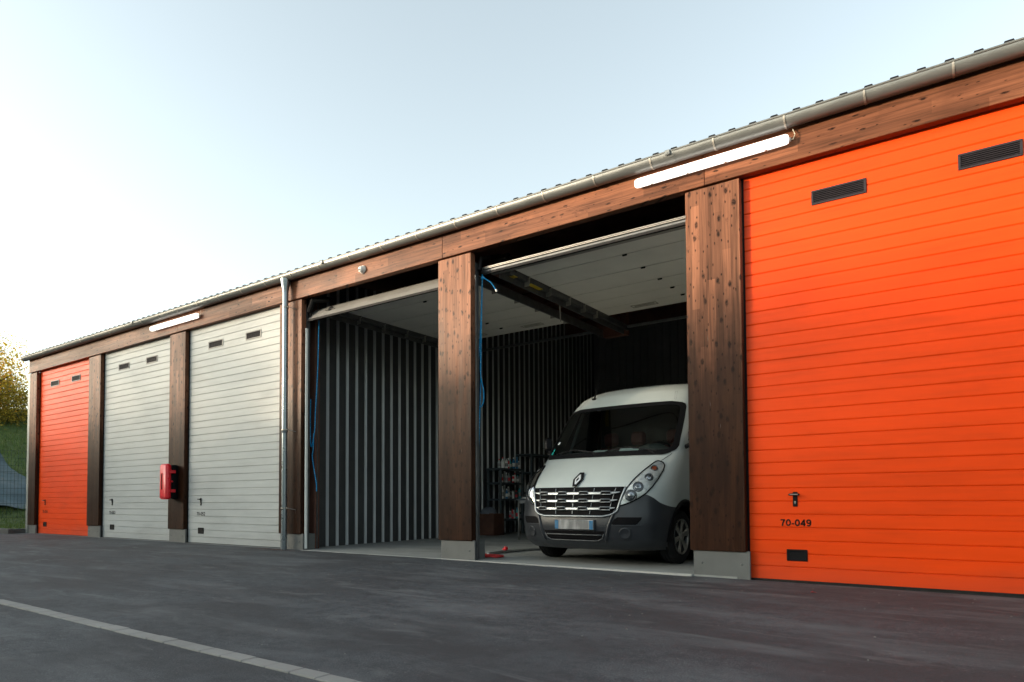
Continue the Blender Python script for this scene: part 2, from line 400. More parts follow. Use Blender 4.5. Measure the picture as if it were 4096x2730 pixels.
# ------------------------------------------------------------------ the building
B = thing('garage_building', (0,0,0), 'long garage row with dark stained timber frame and orange and grey doors', 'garage')
WC = .596; XE = X(7)+WC
for k in range(8):
    x0, x1 = X(k), X(k)+WC
    if k == 0: x0, x1 = -18.05, -17.61
    dep = .10 if k in (3,4,5) else .085
    mb = MB(); mb.box(x0, x1, 0, dep, .262 if k else .22, 4.235, bev=.006)
    c = mb.build('column', M['wood_v'], B)
    mb = MB(); px0, px1 = (x0+.03, x1+.037)
    mb.box(px0, px1, .019, .050, -.08, .268 if k else .225, bev=.003); mb.box(px0+.01, x1-.004, .05, dep+.2, -.08, .262 if k else .22)
    for bx in (px0+.09, px1-.09):
        mb.lathe([(0,.013),(.006,.012),(.010,.006),(.010,0)], (bx, .019, .13), (0,-1,0), 10)
    mb.build('plinth', M['plinth'], c)
    # dark weather strip between timber and door
    mb = MB(); mb.box(x1-.01 if k else x1-.01, x1+.021, dep-.012, dep+.05, 0.0, 4.3)
    if k not in (3,4): mb.build('weather_strip', M['black'], c)
# galvanised end flashing
mb = MB(); mb.box(-18.20,-18.065,.01,.5,-.05,4.24); mb.box(-18.075,-18.05,.035,.1,.1,4.24)
mb.build('corner_flashing', M['flash'], B)
# masonry / header behind the beam
spl = [-18.06,-10.62,-3.55,.23,7.55,XE]
for a, b in zip(spl[:-1], spl[1:]):
    mb = MB(); mb.box(a+.002, b-.002, -.022, .085, 4.25, 4.70, bev=.004)
    mb.build('beam', M['wood_h'], B)
mb = MB(); mb.box(-18.2, -6.72, .30, .40, 0, 4.75); mb.box(.35, XE, .30, .40, 0, 4.75); mb.box(-18.2,-18.1,.4,11.2,.0,4.9); mb.box(XE-.1,XE,.4,11.2,0,4.9); mb.box(-18.1,XE-.1,11.15,11.25,0,6.2)
mb.build('outer_wall', M['soffit'], B)
# roof sheet with ribs, low pitch, and its dark underside
SL = math.tan(R(7))
mb = MB(); pts = []; x = 2.936-.2155*98 - .02
while x < XE+.1:
    pts += [(x-.048,0),(x-.032,.040),(x+.032,.040),(x+.048,0)]; x += .2155
nb = len(pts)
for (yy) in (-.06, 11.4):
    z0 = 4.720 + (yy+.06)*SL
    mb.v += [(p, yy, z0+q) for p, q in pts]
for i in range(nb-1): mb.f.append((i, i+1, nb+i+1, nb+i)); mb.mi.append(0)
mb.v += [(p, -.06, 4.720+q-.012) for p, q in pts]
for i in range(nb-1): mb.f.append((2*nb+i, 2*nb+i+1, i+1, i)); mb.mi.append(0)
# closed rib ends
for i in range(0, nb, 4): mb.quad([(pts[i+j][0], -.058, 4.720+pts[i+j][1]-.001) for j in range(4)])
mb.build('roof', M['roof'], B)
mb = MB(); mb.mesh([(-18.3,-.05,4.705),(XE+.1,-.05,4.705),(XE+.1,11.4,4.705+11.45*SL),(-18.3,11.4,4.705+11.45*SL)], [(0,1,2,3)])
mb.box(-18.2,XE,-.022,.03,4.705,4.722)
for yy in (2.3,4.75,7.0,9.3):
    zt = 4.70+(yy)*SL; mb.box(-7.0,.3, yy, yy+.12, zt-.34, zt-.02)
mb.build('soffit', M['soffit'], B)
# gutter: half round with rolled lip
mb = MB(); cy, cz, rr = -.098, 4.655, .088
prof = []
for i in range(19):
    t = math.pi*i/18; prof.append((cy - rr*math.cos(t), cz - rr*math.sin(t)))
prof2 = [(cy - (rr-.004)*math.cos(math.pi*i/18), cz-(rr-.004)*math.sin(math.pi*i/18)) for i in range(18,-1,-1)]
seg = [-18.16,-12.1,-5.85+.0,.25,6.2,XE+.1]
for a, b in zip(seg[:-1], seg[1:]):
    mb.sweep(prof+prof2, [a, b], closed=True)
mb.tube([(-18.16, cy-rr, cz+.006),(XE+.1, cy-rr, cz+.006)], .011, 10)
mb.mesh([(-18.162, y_, z_) for y_, z_ in prof], [tuple(range(len(prof)))])
gut = mb.build('gutter', M['zinc'], B, angle=35)
bx = 1.099
brs = [1.815, 2.514] + [1.099-.7165*i for i in range(0,27)] + [2.514+.7*i for i in range(1,12)]
for i, x in enumerate(brs):
    if x > XE: continue
    mb = MB(); pr = [(cy-(rr+.005)*math.cos(math.pi*j/14), cz-(rr+.005)*math.sin(math.pi*j/14)) for j in range(0,15)]
    pi_ = [(cy-(rr-.001)*math.cos(math.pi*j/14), cz-(rr-.001)*math.sin(math.pi*j/14)) for j in range(14,-1,-1)]
    mb.sweep(pr+pi_, [x-.009, x+.009], closed=True); n2 = len(pr)*2
    for xx_, rev in ((x-.009,0),(x+.009,1)):
        for j in range(14): mb.quad([(xx_,*pr[j]),(xx_,*pr[j+1]),(xx_,*pi_[13-j]),(xx_,*pi_[14-j])])
    mb.build('gutter_bracket', M['bracket'], gut)
for x in (-.12, -6.0+.05, -12.15):     # joint collars with a clip
    mb = MB(); pr = [(cy-(rr+.003)*math.cos(math.pi*j/14), cz-(rr+.003)*math.sin(math.pi*j/14)) for j in range(15)]
    mb.sweep(pr, [x-.07, x+.07]); mb.box(x-.03, x+.03, cy-rr-.022, cy-rr-.004, cz-.035, cz+.018, bev=.004); mb.tube([(x,cy-rr-.024,cz-.018),(x,cy-rr-.03,cz-.018)],.006,8)
    mb.build('gutter_joint', M['zinc'], gut, angle=40)
# downpipe with funnel
px_, py_ = -6.985, -.115
mb = MB(); mb.lathe([(4.595-.0,.085),(4.56,.083),(4.40,.052),(4.37,.050)], (px_,py_,0), (0,0,1), 24)
mb.lathe([(4.40,.0475),(2.03,.0475),(2.03,.0445),(-.0,.0445)], (px_,py_,0), (0,0,1), 28)
mb.lathe([(2.03,.0478),(1.97,.0478),(1.965,.0445)], (px_,py_,0), (0,0,1), 28)
mb.lathe([(.62,.0475),(.60,.0475),(.0,.0475),(-.02,.046)], (px_,py_,0), (0,0,1), 28)
dp = mb.build('downpipe', M['zinc_pipe'], B, angle=35)
for z in (4.11, 2.02, .70):
    mb = MB(); mb.lathe([(z-.012,.047),(z-.012,.054),(z+.012,.054),(z+.012,.047)], (px_,py_,0), (0,0,1), 24)
    mb.tube([(px_+.055,py_,z),(px_+.085,py_,z)], .012, 8); mb.tube([(px_+.075,py_,z),(px_+.15,.0,z-.03)], .005, 6)
    mb.build('pipe_clip', M['alu'], dp)

# ---- closed doors
PITCH = .1334
def ell(cx_, cy_, rx, ry, n=20): return [(cx_+rx*math.cos(2*math.pi*i/n), cy_+ry*math.sin(2*math.pi*i/n)) for i in range(n)]
def crv(pts, n=5):
    P = [np.array(p, float) for p in pts]; P = [P[0]]+P+[P[-1]]; out = []
    for i in range(1, len(P)-2):
        for t in np.linspace(0,1,n,endpoint=False):
            a,b,c,d_ = P[i-1],P[i],P[i+1],P[i+2]
            out.append(tuple(.5*((2*b)+(-a+c)*t+(2*a-5*b+4*c-d_)*t*t+(-a+3*b-3*c+d_)*t**3)))
    out.append(tuple(P[-1])); return out
GLYPH = {'0': [(ell(.278,.358,.185,.292), True)], '7': [([(.05,.645),(.50,.645)], False), (crv([(.46,.66),(.34,.44),(.26,.22),(.225,.0)]), False)],
 '-': [([(.04,.25),(.29,.25)], False)], '4': [([(.385,0),(.385,.716)], False), ([(.40,.66),(.09,.24)], False), ([(.03,.215),(.53,.215)], False)],
 '9': [(ell(.272,.475,.175,.172,18), True), (crv([(.445,.46),(.44,.27),(.37,.11),(.25,.06),(.11,.12)]), False)],
 '5': [([(.48,.645),(.16,.645)], False), ([(.165,.69),(.115,.36)], False), (crv([(.115,.375),(.28,.42),(.43,.34),(.45,.21),(.38,.09),(.25,.055),(.13,.09),(.07,.18)]), False)],
 '2': [(crv([(.08,.50),(.13,.61),(.27,.655),(.41,.60),(.44,.48),(.36,.34),(.18,.17),(.10,.05)]), False), ([(.06,.065),(.51,.065)], False)],
 '3': [(crv([(.09,.53),(.15,.62),(.27,.655),(.39,.60),(.40,.47),(.25,.385)]), False), (crv([(.25,.385),(.42,.33),(.455,.20),(.38,.09),(.25,.055),(.13,.09),(.07,.19)]), False)]}
def make_door(k, paint, number=None, vents=True, small_lock=True, sloped=False):
    xa, xb = X(k)+WC+.018, X(k+1)+.05
    if k == 0: xa = -17.595
    yd = .0886; z0 = .012; dz = -.018 if k >= 5 else 0
    prof = [(yd+.04, z0+dz), (yd, z0+dz)]
    z = .123
    while z < 4.32:
        prof += [(yd, z-.004), (yd+.010, z-.003), (yd+.010, z+.001), (yd+.0055, z+.002), (yd, z+.013)]
        z += PITCH
    prof += [(yd, 4.34), (yd+.04, 4.34)]
    mb = MB(); mb.sweep(prof, [xa, xb]); 
    mb.quad([(xa,yd,z0),(xa,yd+.04,z0),(xa,yd+.04,4.34),(xa,yd,4.34)])
    d = mb.build('garage_door', paint, B)
    mb = MB(); g = gz(X(k)+2)
    vsx = np.linspace(xa, xb, 12)
    for a, b in zip(vsx[:-1], vsx[1:]):
        mb.mesh([(a,yd+.006,gz(a)-.01),(b,yd+.006,gz(b)-.01),(b,yd+.006,z0+dz-.001),(a,yd+.006,z0+dz-.001)], [(0,1,2,3)])
    mb.box(xa, xb, yd-.004, yd+.03, z0+dz-.012, z0+dz-.001)
    mb.build('bottom_seal', M['rubber'], d)
    vm = M['vent'] if number == '70-049' else M['vent_w']
    for (va, vb) in ((1.287,1.782),(2.524,2.992)):
        if k == 0: pass
        mb = MB(); x0, x1, za, zb = X(k)+va, X(k)+vb, 3.785, 3.932
        fr = .020
        mb.box(x0, x1, yd-.012, yd+.006, zb-fr, zb, bev=.003); mb.box(x0, x1, yd-.012, yd+.006, za, za+fr, bev=.003)
        mb.box(x0, x0+fr, yd-.0115, yd+.006, za+fr, zb-fr); mb.box(x1-fr, x1, yd-.0115, yd+.006, za+fr, zb-fr)
        v_ = mb.build('vent', vm, d)
        mb = MB(); mb.quad([(x0+fr,yd-.0015,za+fr),(x1-fr,yd-.0015,za+fr),(x1-fr,yd-.0015,zb-fr),(x0+fr,yd-.0015,zb-fr)], 0)
        ns = 6
        for i in range(ns):
            zz = za+fr+(zb-za-2*fr)*(i+.15)/ns; hh = (zb-za-2*fr)/ns
            mb.mesh([(x0+fr,yd-.010,zz),(x1-fr,yd-.010,zz),(x1-fr,yd-.002,zz+hh*.62),(x0+fr,yd-.002,zz+hh*.62)], [(0,1,2,3)], 1)
        mb.build('louvre', [M['black'], M['vent']], d)
    # lock plate and handle
    hx = X(k)+1.073
    mb = MB(); mb.box(hx-.022, hx+.022, yd-.010, yd, .739, .887, bev=.003)
    mb.lathe([(0,.011),(.020,.011),(.020,0)], (hx, yd-.008, .862), (0,-1,0), 14)
    h_ = mb.build('handle', M['black'], d)
    mb = MB(); mb.tube([(hx-.052,yd-.045,.860),(hx-.03,yd-.050,.862),(hx+.03,yd-.050,.862),(hx+.052,yd-.045,.860)], [.009,.0125,.0125,.009], 12)
    mb.tube([(hx,yd-.01,.862),(hx,yd-.045,.862)], .009, 10)
    mb.build('lever', M['black'], d)
    mb = MB(); mb.box(hx-.040, hx+.040, yd-.064, yd-.060, .857, .867, bev=.0015); mb.build('lever_insert', M['alu'], d); mb = MB()
    mb.lathe([(0,.0085),(.004,.008),(.004,0)], (hx, yd-.009, .787), (0,-1,0), 14); mb.box(hx-.004,hx+.004,yd-.0135,yd-.009,.765,.785)
    mb.build('lock_cylinder', M['alu'], d)
    # pull recess
    x0, x1, za, zb = X(k)+.981, X(k)+1.179, .187, .305; fr = .022
    mb = MB()
    mb.box(x0, x1, yd-.010, yd+.004, zb-fr, zb, bev=.005); mb.box(x0, x1, yd-.010, yd+.004, za, za+fr, bev=.005)
    mb.box(x0, x0+fr, yd-.0095, yd+.004, za+.004, zb-.004, bev=.004); mb.box(x1-fr, x1, yd-.0095, yd+.004, za+.004, zb-.004, bev=.004)
    mb.quad([(x0+fr,yd-.002,za+fr),(x1-fr,yd-.002,za+fr),(x1-fr,yd-.002,zb-fr),(x0+fr,yd-.002,zb-fr)])
    mb.build('pull_recess', M['black'], d)
    if number:
        em = .302/3.11; x_ = X(k)+1.073-.151; mb = MB()
        for ch in number:
            for path, closed in GLYPH[ch]:
                pts = [Vector((a, b)) for a, b in path]; n_ = len(pts); hw = .078 if ch != '-' else .066; Lf = []; Rt = []
                for i, p in enumerate(pts):
                    a = pts[(i-1)%n_] if (closed or i > 0) else None; b = pts[(i+1)%n_] if (closed or i < n_-1) else None
                    d1_ = (p-a).normalized() if a is not None else (b-p).normalized(); d2_ = (b-p).normalized() if b is not None else d1_
                    n1_ = Vector((-d1_.y, d1_.x)); n2_ = Vector((-d2_.y, d2_.x)); mm = (n1_+n2_); mm = mm/max(mm.length,1e-6); mm = mm*(hw/max(mm.dot(n1_),.55))
                    Lf.append(p+mm); Rt.append(p-mm)
                b0 = len(mb.v)
                for q_ in Lf+Rt: mb.v.append((x_+q_.x*em, yd-.0012, .540+q_.y*em))
                for i in range(n_ if closed else n_-1): mb.f.append((b0+i, b0+(i+1)%n_, b0+n_+(i+1)%n_, b0+n_+i)); mb.mi.append(0)
            x_ += em*(.333 if ch == '-' else .556)
        no = mb.build('number', M['ink'], d)
        no['label'] = 'black number ' + number
    return d
M['ink'] = simple('black_number_paint', (.008,.007,.007), .6, 0, .1, 20, spec=.1)
d = make_door(0, M['orange'], '70-054'); d['label'] = 'narrow looking orange door at the far left end'
d = make_door(1, M['white'], '70-053'); d['label'] = 'pale grey door behind the fire extinguisher box'
d = make_door(2, M['white'], '70-052'); d['label'] = 'pale grey door beside the downpipe'
d = make_door(5, M['orange'], '70-049'); d['label'] = 'large orange door nearest the camera'
d = make_door(6, M['white'])

# ---- interior walls (trapezoid cladding)
def cladding_y(xw, y0, y1, z0, z1, sgn, name, mat, P_=.2277, phase=.04, dep=.042):
    mb = MB(); pr = []; y = y0+phase-P_
    while y < y1+P_:
        pr += [(y,0),(y+.034,dep),(y+.185,dep),(y+.205,0)]; y += P_
    pr = [(min(max(a,y0),y1), b) for a, b in pr]
    n_ = len(pr)
    mb.v += [(xw+sgn*b, a, z0) for a, b in pr] + [(xw+sgn*b, a, 4.69+a*math.tan(R(7))) for a, b in pr]
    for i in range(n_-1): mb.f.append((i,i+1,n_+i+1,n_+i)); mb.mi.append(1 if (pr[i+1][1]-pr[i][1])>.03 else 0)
    return mb.build(name, [mat, M['corr_web_lit']], B)
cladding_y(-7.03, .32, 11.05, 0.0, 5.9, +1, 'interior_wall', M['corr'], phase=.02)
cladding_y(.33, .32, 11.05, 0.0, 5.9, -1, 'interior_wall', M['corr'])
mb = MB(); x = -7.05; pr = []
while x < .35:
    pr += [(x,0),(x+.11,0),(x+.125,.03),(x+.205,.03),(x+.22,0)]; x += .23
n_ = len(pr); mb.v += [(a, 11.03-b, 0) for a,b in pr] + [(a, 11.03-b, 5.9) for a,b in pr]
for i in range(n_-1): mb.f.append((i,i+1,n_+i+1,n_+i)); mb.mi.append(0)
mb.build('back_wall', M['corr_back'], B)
# flat trims at the front of the left interior wall and the galvanised jambs of the open bays
mb = MB(); mb.box(-7.04, -6.95, .10, .34, 0, 4.4); mb.box(-7.04,-6.705,.34,.36,0,4.3)
mb.build('reveal', M['galv_d'], B)
for xj, k in ((-6.70,3),(X(4)+WC,4)):
    mb = MB(); mb.box(xj, xj+.014, .10, .112, 0, 4.12); mb.box(xj, xj+.006, .112, .17, 0, 4.12)
    mb.build('door_jamb', M['galv_d'] , B)
mb = MB(); mb.box(-6.672, -6.648, .055, .098, .02, 3.74, bev=.003); mb.build('pale_guide_rail', M['camwhite'], B)
mb = MB(); mb.box(-3.045, -3.030, .088, .098, .02, 3.9); mb.build('guide_rail', M['galv'], B)
for i in range(2):
    mb = MB(); xx = (X(4)+.02, X(5)+.02)[i]; mb.box(xx-.05, xx+.0, .12, .14, 0.3, 4.1); mb.build('guide_rail', M['galv_d'], B)

# ---- open overhead doors
ZP = 4.15
def open_door(xa, xb, lab, curved):
    mb = MB()
    ys = [0.42,1.10,1.715,2.325,2.81,3.27,3.72]
    ys = [.50,1.11,1.72,2.33,2.83,3.28,3.74]
    for a, b in zip(ys[:-1], ys[1:]):
        mb.box(xa, xb, a+.010, b-.010, ZP, ZP+.04, bev=.006)
    d = mb.build('garage_door', M['white_in'], B); d['label'] = lab
    for xt, s in ((xa-.035, -1),(xb+.035, 1)):
        # horizontal track: a channel with a second spring tube beside it, curving down at the front
        mb = MB(); mb.box(xt-.03, xt+.03, .62, 4.62, ZP-.085, ZP-.079); mb.box(xt-.03, xt-.025, .62, 4.62, ZP-.079, ZP-.02); mb.box(xt+.025, xt+.03, .62, 4.62, ZP-.079, ZP-.02)
        arc = [(.12+ .50*(1-math.cos(t)), ZP-.55+.50*math.sin(t)) for t in np.linspace(0, math.pi/2, 10)]
        mb.build('track', M['galv_d'], d)
        mb = MB(); mb.box(xt-.04-s*.0, xt+.04, .8, 4.6, ZP-.02, ZP+.0)
        mb.box(xt+s*.05, xt+s*.075, .5, 4.55, ZP-.16, ZP-.03)
        mb.build('track_cover', M['galv_d'], d)
        for y_ in ys[1:-1]:
            mb = MB(); mb.box(xt-s*.02-.045, xt-s*.02+.045, y_-.03, y_-.018, ZP-.150, ZP-.03, bev=.003)
            mb.tube([(xt-s*.06,y_,ZP-.02),(xt+s*.02,y_,ZP-.045)],.009,6)
            mb.build('end_hinge', M['bracket'], d)
    for y_ in ys[1:-1]:
        for xm in (xa+.52*(xb-xa),):
            mb = MB(); mb.box(xm-.035, xm+.035, y_-.012, y_+.012, ZP-.016, ZP-.001, bev=.003); mb.tube([(xm-.03,y_,ZP-.018),(xm+.03,y_,ZP-.018)],.007,6)
            mb.build('hinge', M['black'], d)
    for f in (.27, .72):
        x0 = xa+(xb-xa)*f-.23; mb = MB(); y0, y1 = 3.40, 3.54
        mb.box(x0, x0+.46, y0, y0+.012, ZP-.008, ZP-.001); mb.box(x0, x0+.46, y1-.012, y1, ZP-.008, ZP-.001); mb.box(x0, x0+.012, y0+.012, y1-.012, ZP-.008, ZP-.001); mb.box(x0+.448, x0+.46, y0+.012, y1-.012, ZP-.008, ZP-.001)
        mb.box(x0+.05, x0+.41, y0+.05, y0+.09, ZP-.006, ZP-.001)
        mb.build('vent', M['bracket'], d)
    mb = MB(); mb.box(xa, xb, 4.50, 4.54, ZP-.06, ZP-.01, bev=.004); mb.build('cross_bar', M['galv'], d)
    return d
d1 = open_door(-6.48, -3.47, 'open door rolled up under the ceiling in the bay beside the downpipe', True)
d2 = open_door(-2.83, .18, 'open door rolled up under the ceiling above the van', False)
# bay by the downpipe: last section still hangs in the curve, ribbed aluminium coloured
mb = MB(); pr = []
cur = [(.095,3.895),(.115,3.925),(.135,3.965),(.145,3.972),(.155,3.985),(.185,4.03),(.195,4.035),(.205,4.045),(.27,4.10),(.28,4.102),(.36,4.135),(.50,4.16)]
mb.sweep(cur, [-6.66,-3.62]); mb.sweep([(a+.012,b-.03) for a,b in cur][::-1], [-6.66,-3.62])
mb.build('bottom_section', M['alu'], d1, angle=20)
mb = MB(); mb.box(-6.67,-3.62,.085,.125,3.86,3.893); mb.build('rubber_seal', M['rubber'], d1)
mb = MB(); mb.lathe([(0,.0),(0,.05),(.012,.045),(.015,0)], (-6.17,.175,4.02), (0,-.8,.55), 16); mb.box(-6.28,-6.05,.15,.19,3.995,4.01); mb.build('pull_recess', M['black'], d1)
mb = MB(); mb.tube([(-6.64,.11,4.02),(-6.55,.12,4.2),(-6.35,.3,4.23)], .05, 8); mb.box(-6.68,-6.6,.12,.14,3.9,4.24); mb.build('spring_drum', M['black'], d1, angle=40)
# bay above the van: rolled edge, two bright metal lips
mb = MB(); mb.box(-3.03,.0,.17,.50,4.045,4.052)
mb.lathe([(0,.011),(3.03,.011)], (-3.03,.19,4.036), (1,0,0), 14)
mb.build('bottom_section', M['alu'], d2, angle=40)
mb = MB(); mb.box(-3.03,.0,.196,.236,3.986,4.028,bev=.01); mb.build('bottom_profile', M['galv_d'], d2)
mb = MB(); mb.box(-3.03,.02,.20,.24,3.965,3.985); mb.build('rubber_seal', M['rubber'], d2)
mb = MB(); mb.lathe([(0,.07),(.25,.07),(.25,.02),(.3,.02)], (-2.98,.45,4.22), (1,0,0), 14); mb.tube([(-2.99,.12,4.0),(-2.99,.16,4.18),(-2.9,.5,4.3)],.03,8); mb.build('spring_drum', M['black'], d2, angle=40)
M['yellow'] = simple('yellow_sticker', (.55,.40,.02), .4, 0, .1, 30)
for (y0, y1) in ((1.17,1.50),(.72,.82)):
    mb = MB(); mb.box(-2.905,-2.825,y0,y1,ZP-.090,ZP-.0865); mb.build('warning_sticker', M['yellow'], d2)
# dark valance beams between the two bays, lintel over openings
mb = MB(); mb.box(-3.30,-3.02,.75,4.6,ZP+.045,ZP+.2); mb.box(-3.4,-2.9,4.6,4.75,4.0,4.9)
mb.build('valance', M['soffit'], B)
# stub pipe hanging from the middle tracks
mb = MB(); mb.tube([(-2.98,2.25,4.06),(-3.14,2.55,3.84)], .011, 8); mb.build('release_bar', M['alu'], d2)

# ------------------------------------------------------------------ lamps
def lamp(x0, x1, z0, label, tilt=0):
    t = thing('tube_lamp', ((x0+x1)/2, -.03, z0), label, 'lamp', 'lit tube lamps along the beam')
    yb, yf = -.03, -.125
    mb = MB(); mb.box(x0+.02, x1-.02, yb-.035, yb+.006, z0-.030, z0+.030, bev=.008); mb.build('housing', M['lamp_body'], t)
    mb = MB(); pr = [(yb-.036, z0-.047),(yf+.02,z0-.047),(yf,z0-.03),(yf,z0+.03),(yf+.02,z0+.047),(yb-.036,z0+.047)]
    n_ = len(pr); xs_ = [(x0, .80), (x0+.02, .96), (x0+.045,1), (x1-.045,1), (x1-.02,.96), (x1,.80)]
    for x, s_ in xs_: mb.v += [(x, yb-.036+(y-(yb-.036))*s_, z0+(z-z0)*s_) for y, z in pr]
    for i in range(len(xs_)-1):
        for j in range(n_): mb.f.append((i*n_+j, (i+1)*n_+j, (i+1)*n_+(j+1)%n_, i*n_+(j+1)%n_)); mb.mi.append(0)
    mb.f.append(tuple(range(n_))); mb.mi.append(0); mb.f.append(tuple(range((len(xs_)-1)*n_, len(xs_)*n_))[::-1]); mb.mi.append(0)
    mb.build('diffuser', M['lamp'], t, angle=50)
    mb = MB(); mb.tube([(x1+.0,yb-.03,z0),(x1+.045,yb-.04,z0-.01),(x1+.06,yb-.03,z0+.04),(x1+.035,yb-.02,z0+.11)], .0045, 6); mb.build('cable', M['cable'], t)
    mb = MB(); mb.box(x1-.002, x1+.02, yb-.05, yb-.012, z0-.016, z0+.016, bev=.004); mb.build('end_cap', M['lamp_body'], t)
    for f in (.12,.37,.62,.87):
        xx = x0+(x1-x0)*f; mb = MB(); mb.box(xx-.012,xx+.012,yf+.030,yb-.03,z0-.052,z0-.0475); mb.build('clip', M['camwhite'], t)
lamp(-.555, 1.115, 4.455, 'long lit tube lamp above the van bay and the near orange door')
lamp(-11.55, -9.76, 4.435, 'far lit tube lamp above the two pale grey doors')
# ------------------------------------------------------------------ dome camera
t = thing('security_camera', (-5.172,-.022,4.415), 'small white dome security camera on the beam', 'camera')
mb = MB(); mb.lathe([(0,.062),(.02,.062),(.034,.05),(.036,0)], (-5.172,-.022,4.415), (0,-1,0), 24); mb.build('base', M['camwhite'], t, angle=40)
ax = Vector((-.25,-.85,-.25)).normalized(); c0 = Vector((-5.172,-.045,4.415))
mb = MB(); mb.lathe([(-.01,.05)]+[(.052*math.sin(a)+.01,.052*math.cos(a)) for a in np.linspace(0,1.0,7)]+[(.055,.0)], c0, ax, 24); mb.build('dome', M['camwhite'], t, angle=50)
mb = MB(); sidev = ax.cross(Vector((0,0,1))).normalized()
for s_ in (-.016,.016): mb.lathe([(.04,.012),(.059,.012),(.059,0)], c0+sidev*s_, ax, 14)
mb.build('lens', M['lens'], t)
# ------------------------------------------------------------------ extinguisher box
bxc = -10.66
t = thing('fire_extinguisher_box', (-10.60,0,.86), 'red and black fire extinguisher box mounted on the timber column', 'extinguisher box')
mb = MB(); mb.box(-10.775,-10.545,-.145,-.001,.872,1.548,bev=.02); mb.build('back_box', M['black'], t, angle=60)
mb = MB(); mb.box(-10.80,-10.52,-.262,-.146,.862,1.566,bev=.035); cov = mb.build('cover', M['red'], t, angle=60)
mb = MB()
for z in (1.03,1.41): mb.box(-10.54,-10.512,-.20,-.075,z-.032,z+.032,bev=.006)
mb.box(-10.54,-10.515,-.17,-.125,1.20,1.235,bev=.005); mb.build('latch', M['red'], cov)
mb = MB(); mb.box(-10.705,-10.675,-.268,-.262,1.06,1.37,bev=.004); mb.build('window', M['lens'], cov)
mb = MB(); mb.box(-10.72,-10.66,-.2645,-.2615,1.045,1.385,bev=.001); mb.build('window_trim', M['red'], cov)

# ------------------------------------------------------------------ ropes
def smooth_path(pts, n=8):
    P = [np.array(p, float) for p in pts]; P = [P[0]]+P+[P[-1]]; out = []
    for i in range(1, len(P)-2):
        for t in np.linspace(0,1,n,endpoint=False):
            a,b,c,d_ = P[i-1],P[i],P[i+1],P[i+2]
            out.append(.5*((2*b)+(-a+c)*t+(2*a-5*b+4*c-d_)*t*t+(-a+3*b-3*c+d_)*t**3))
    out.append(P[-2]); return [tuple(p) for p in out]
t = thing('pull_rope', (-6.6,.25,1.0), 'blue pull rope hanging in the empty bay', 'rope', 'blue pull ropes')
mb = MB(); mb.tube(smooth_path([(-6.563,.25,3.9),(-6.575,.25,3.4),(-6.595,.25,2.98),(-6.64,.25,2.4),(-6.669,.25,1.99),(-6.76,.25,1.75),(-6.79,.26,2.25),(-6.784,.26,2.57)]), .009, 6)
mb.tube(smooth_path([(-6.69,.25,1.97),(-6.70,.25,1.7),(-6.721,.25,1.57),(-6.66,.25,1.3),(-6.61,.25,1.1),(-6.607,.25,.98)]), .009, 6)
mb.build('rope', M['blue_rope'], t, smooth=True)
t = thing('pull_rope', (-3.05,.2,.9), 'blue pull rope with a long loop hanging beside the van', 'rope', 'blue pull ropes')
mb = MB(); mb.tube(smooth_path([(-3.005,.2,3.97),(-3.03,.2,3.4),(-3.053,.2,3.05),(-3.08,.2,2.75),(-3.109,.2,2.4),(-3.112,.2,2.24),(-3.09,.2,2.13),(-3.03,.2,2.12),(-2.992,.2,2.20),(-2.995,.2,2.35),(-3.044,.2,2.6),(-3.03,.2,3.1),(-3.005,.2,3.95)]), .008, 6)
mb.tube(smooth_path([(-3.04,.21,2.9),(-3.055,.21,2.3),(-3.072,.2,1.75),(-3.085,.2,1.3),(-3.093,.2,.92)]), .008, 6)
mb.tube(smooth_path([(-3.0,.2,3.93),(-2.93,.2,3.88),(-2.86,.22,3.82),(-2.80,.24,3.72)]), .009, 6); mb.lathe([(0,.022),(.02,.028),(.04,.018),(.05,0)], (-3.0,.2,3.90), (0,0,1), 8)
r_ = mb.build('rope', M['blue_rope'], t, smooth=True)
mb = MB(); mb.tube([(-3.093,.2,.93),(-3.093,.2,.87)], .016, 8); mb.tube([(-2.80,.24,3.73),(-2.79,.245,3.70)], .014, 8); mb.build('toggle', M['camwhite'], t)

# ------------------------------------------------------------------ van
VX = -1.555; VR = 5.75; VY0 = .15; VROT = R(-2.6)
VAN = thing('van', (VX,VY0,0), 'white van with dark grey bumper parked nose out in the open garage', 'van')
VAN.rotation_euler = (0,0,VROT)
zk = np.arange(.0, 2.62, .005)
def tab(keys, sg=.022):
    z, v = zip(*keys); a = np.interp(zk, z, v); k_ = np.exp(-.5*(np.arange(-20,21)*.005/sg)**2); k_ /= k_.sum()
    return np.convolve(np.pad(a, 20, mode='edge'), k_, 'valid')
YF = tab([(.18,.34),(.24,.22),(.33,.15),(.5,.12),(.6,.13),(.75,.155),(.95,.19),(.99,.22),(1.06,.285),(1.15,.39),(1.25,.53),(1.35,.70),(1.41,.82),(1.5,.90),(2.12,1.43),(2.20,1.50),(2.33,1.63),(2.44,1.85),(2.51,2.2),(2.56,2.8),(2.60,3.4)])
WF = tab([(.18,.99),(.3,1.04),(.6,1.075),(1.0,1.07),(1.3,1.045),(1.5,1.03),(2.0,.97),(2.2,.93),(2.33,.895),(2.44,.84),(2.51,.74),(2.56,.52),(2.60,.2)])
DF = tab([(.18,.65),(.6,.72),(.75,.74),(1.0,.74),(1.2,.62),(1.41,.44),(1.6,.37),(2.1,.31),(2.3,.36),(2.44,.45),(2.52,.35)])
NF = tab([(.18,2.6),(1.0,2.8),(1.3,2.35),(1.41,2.8),(2.1,2.8),(2.3,2.5),(2.52,2.1)])
g_ = lambda T, z: float(np.interp(z, zk, T))
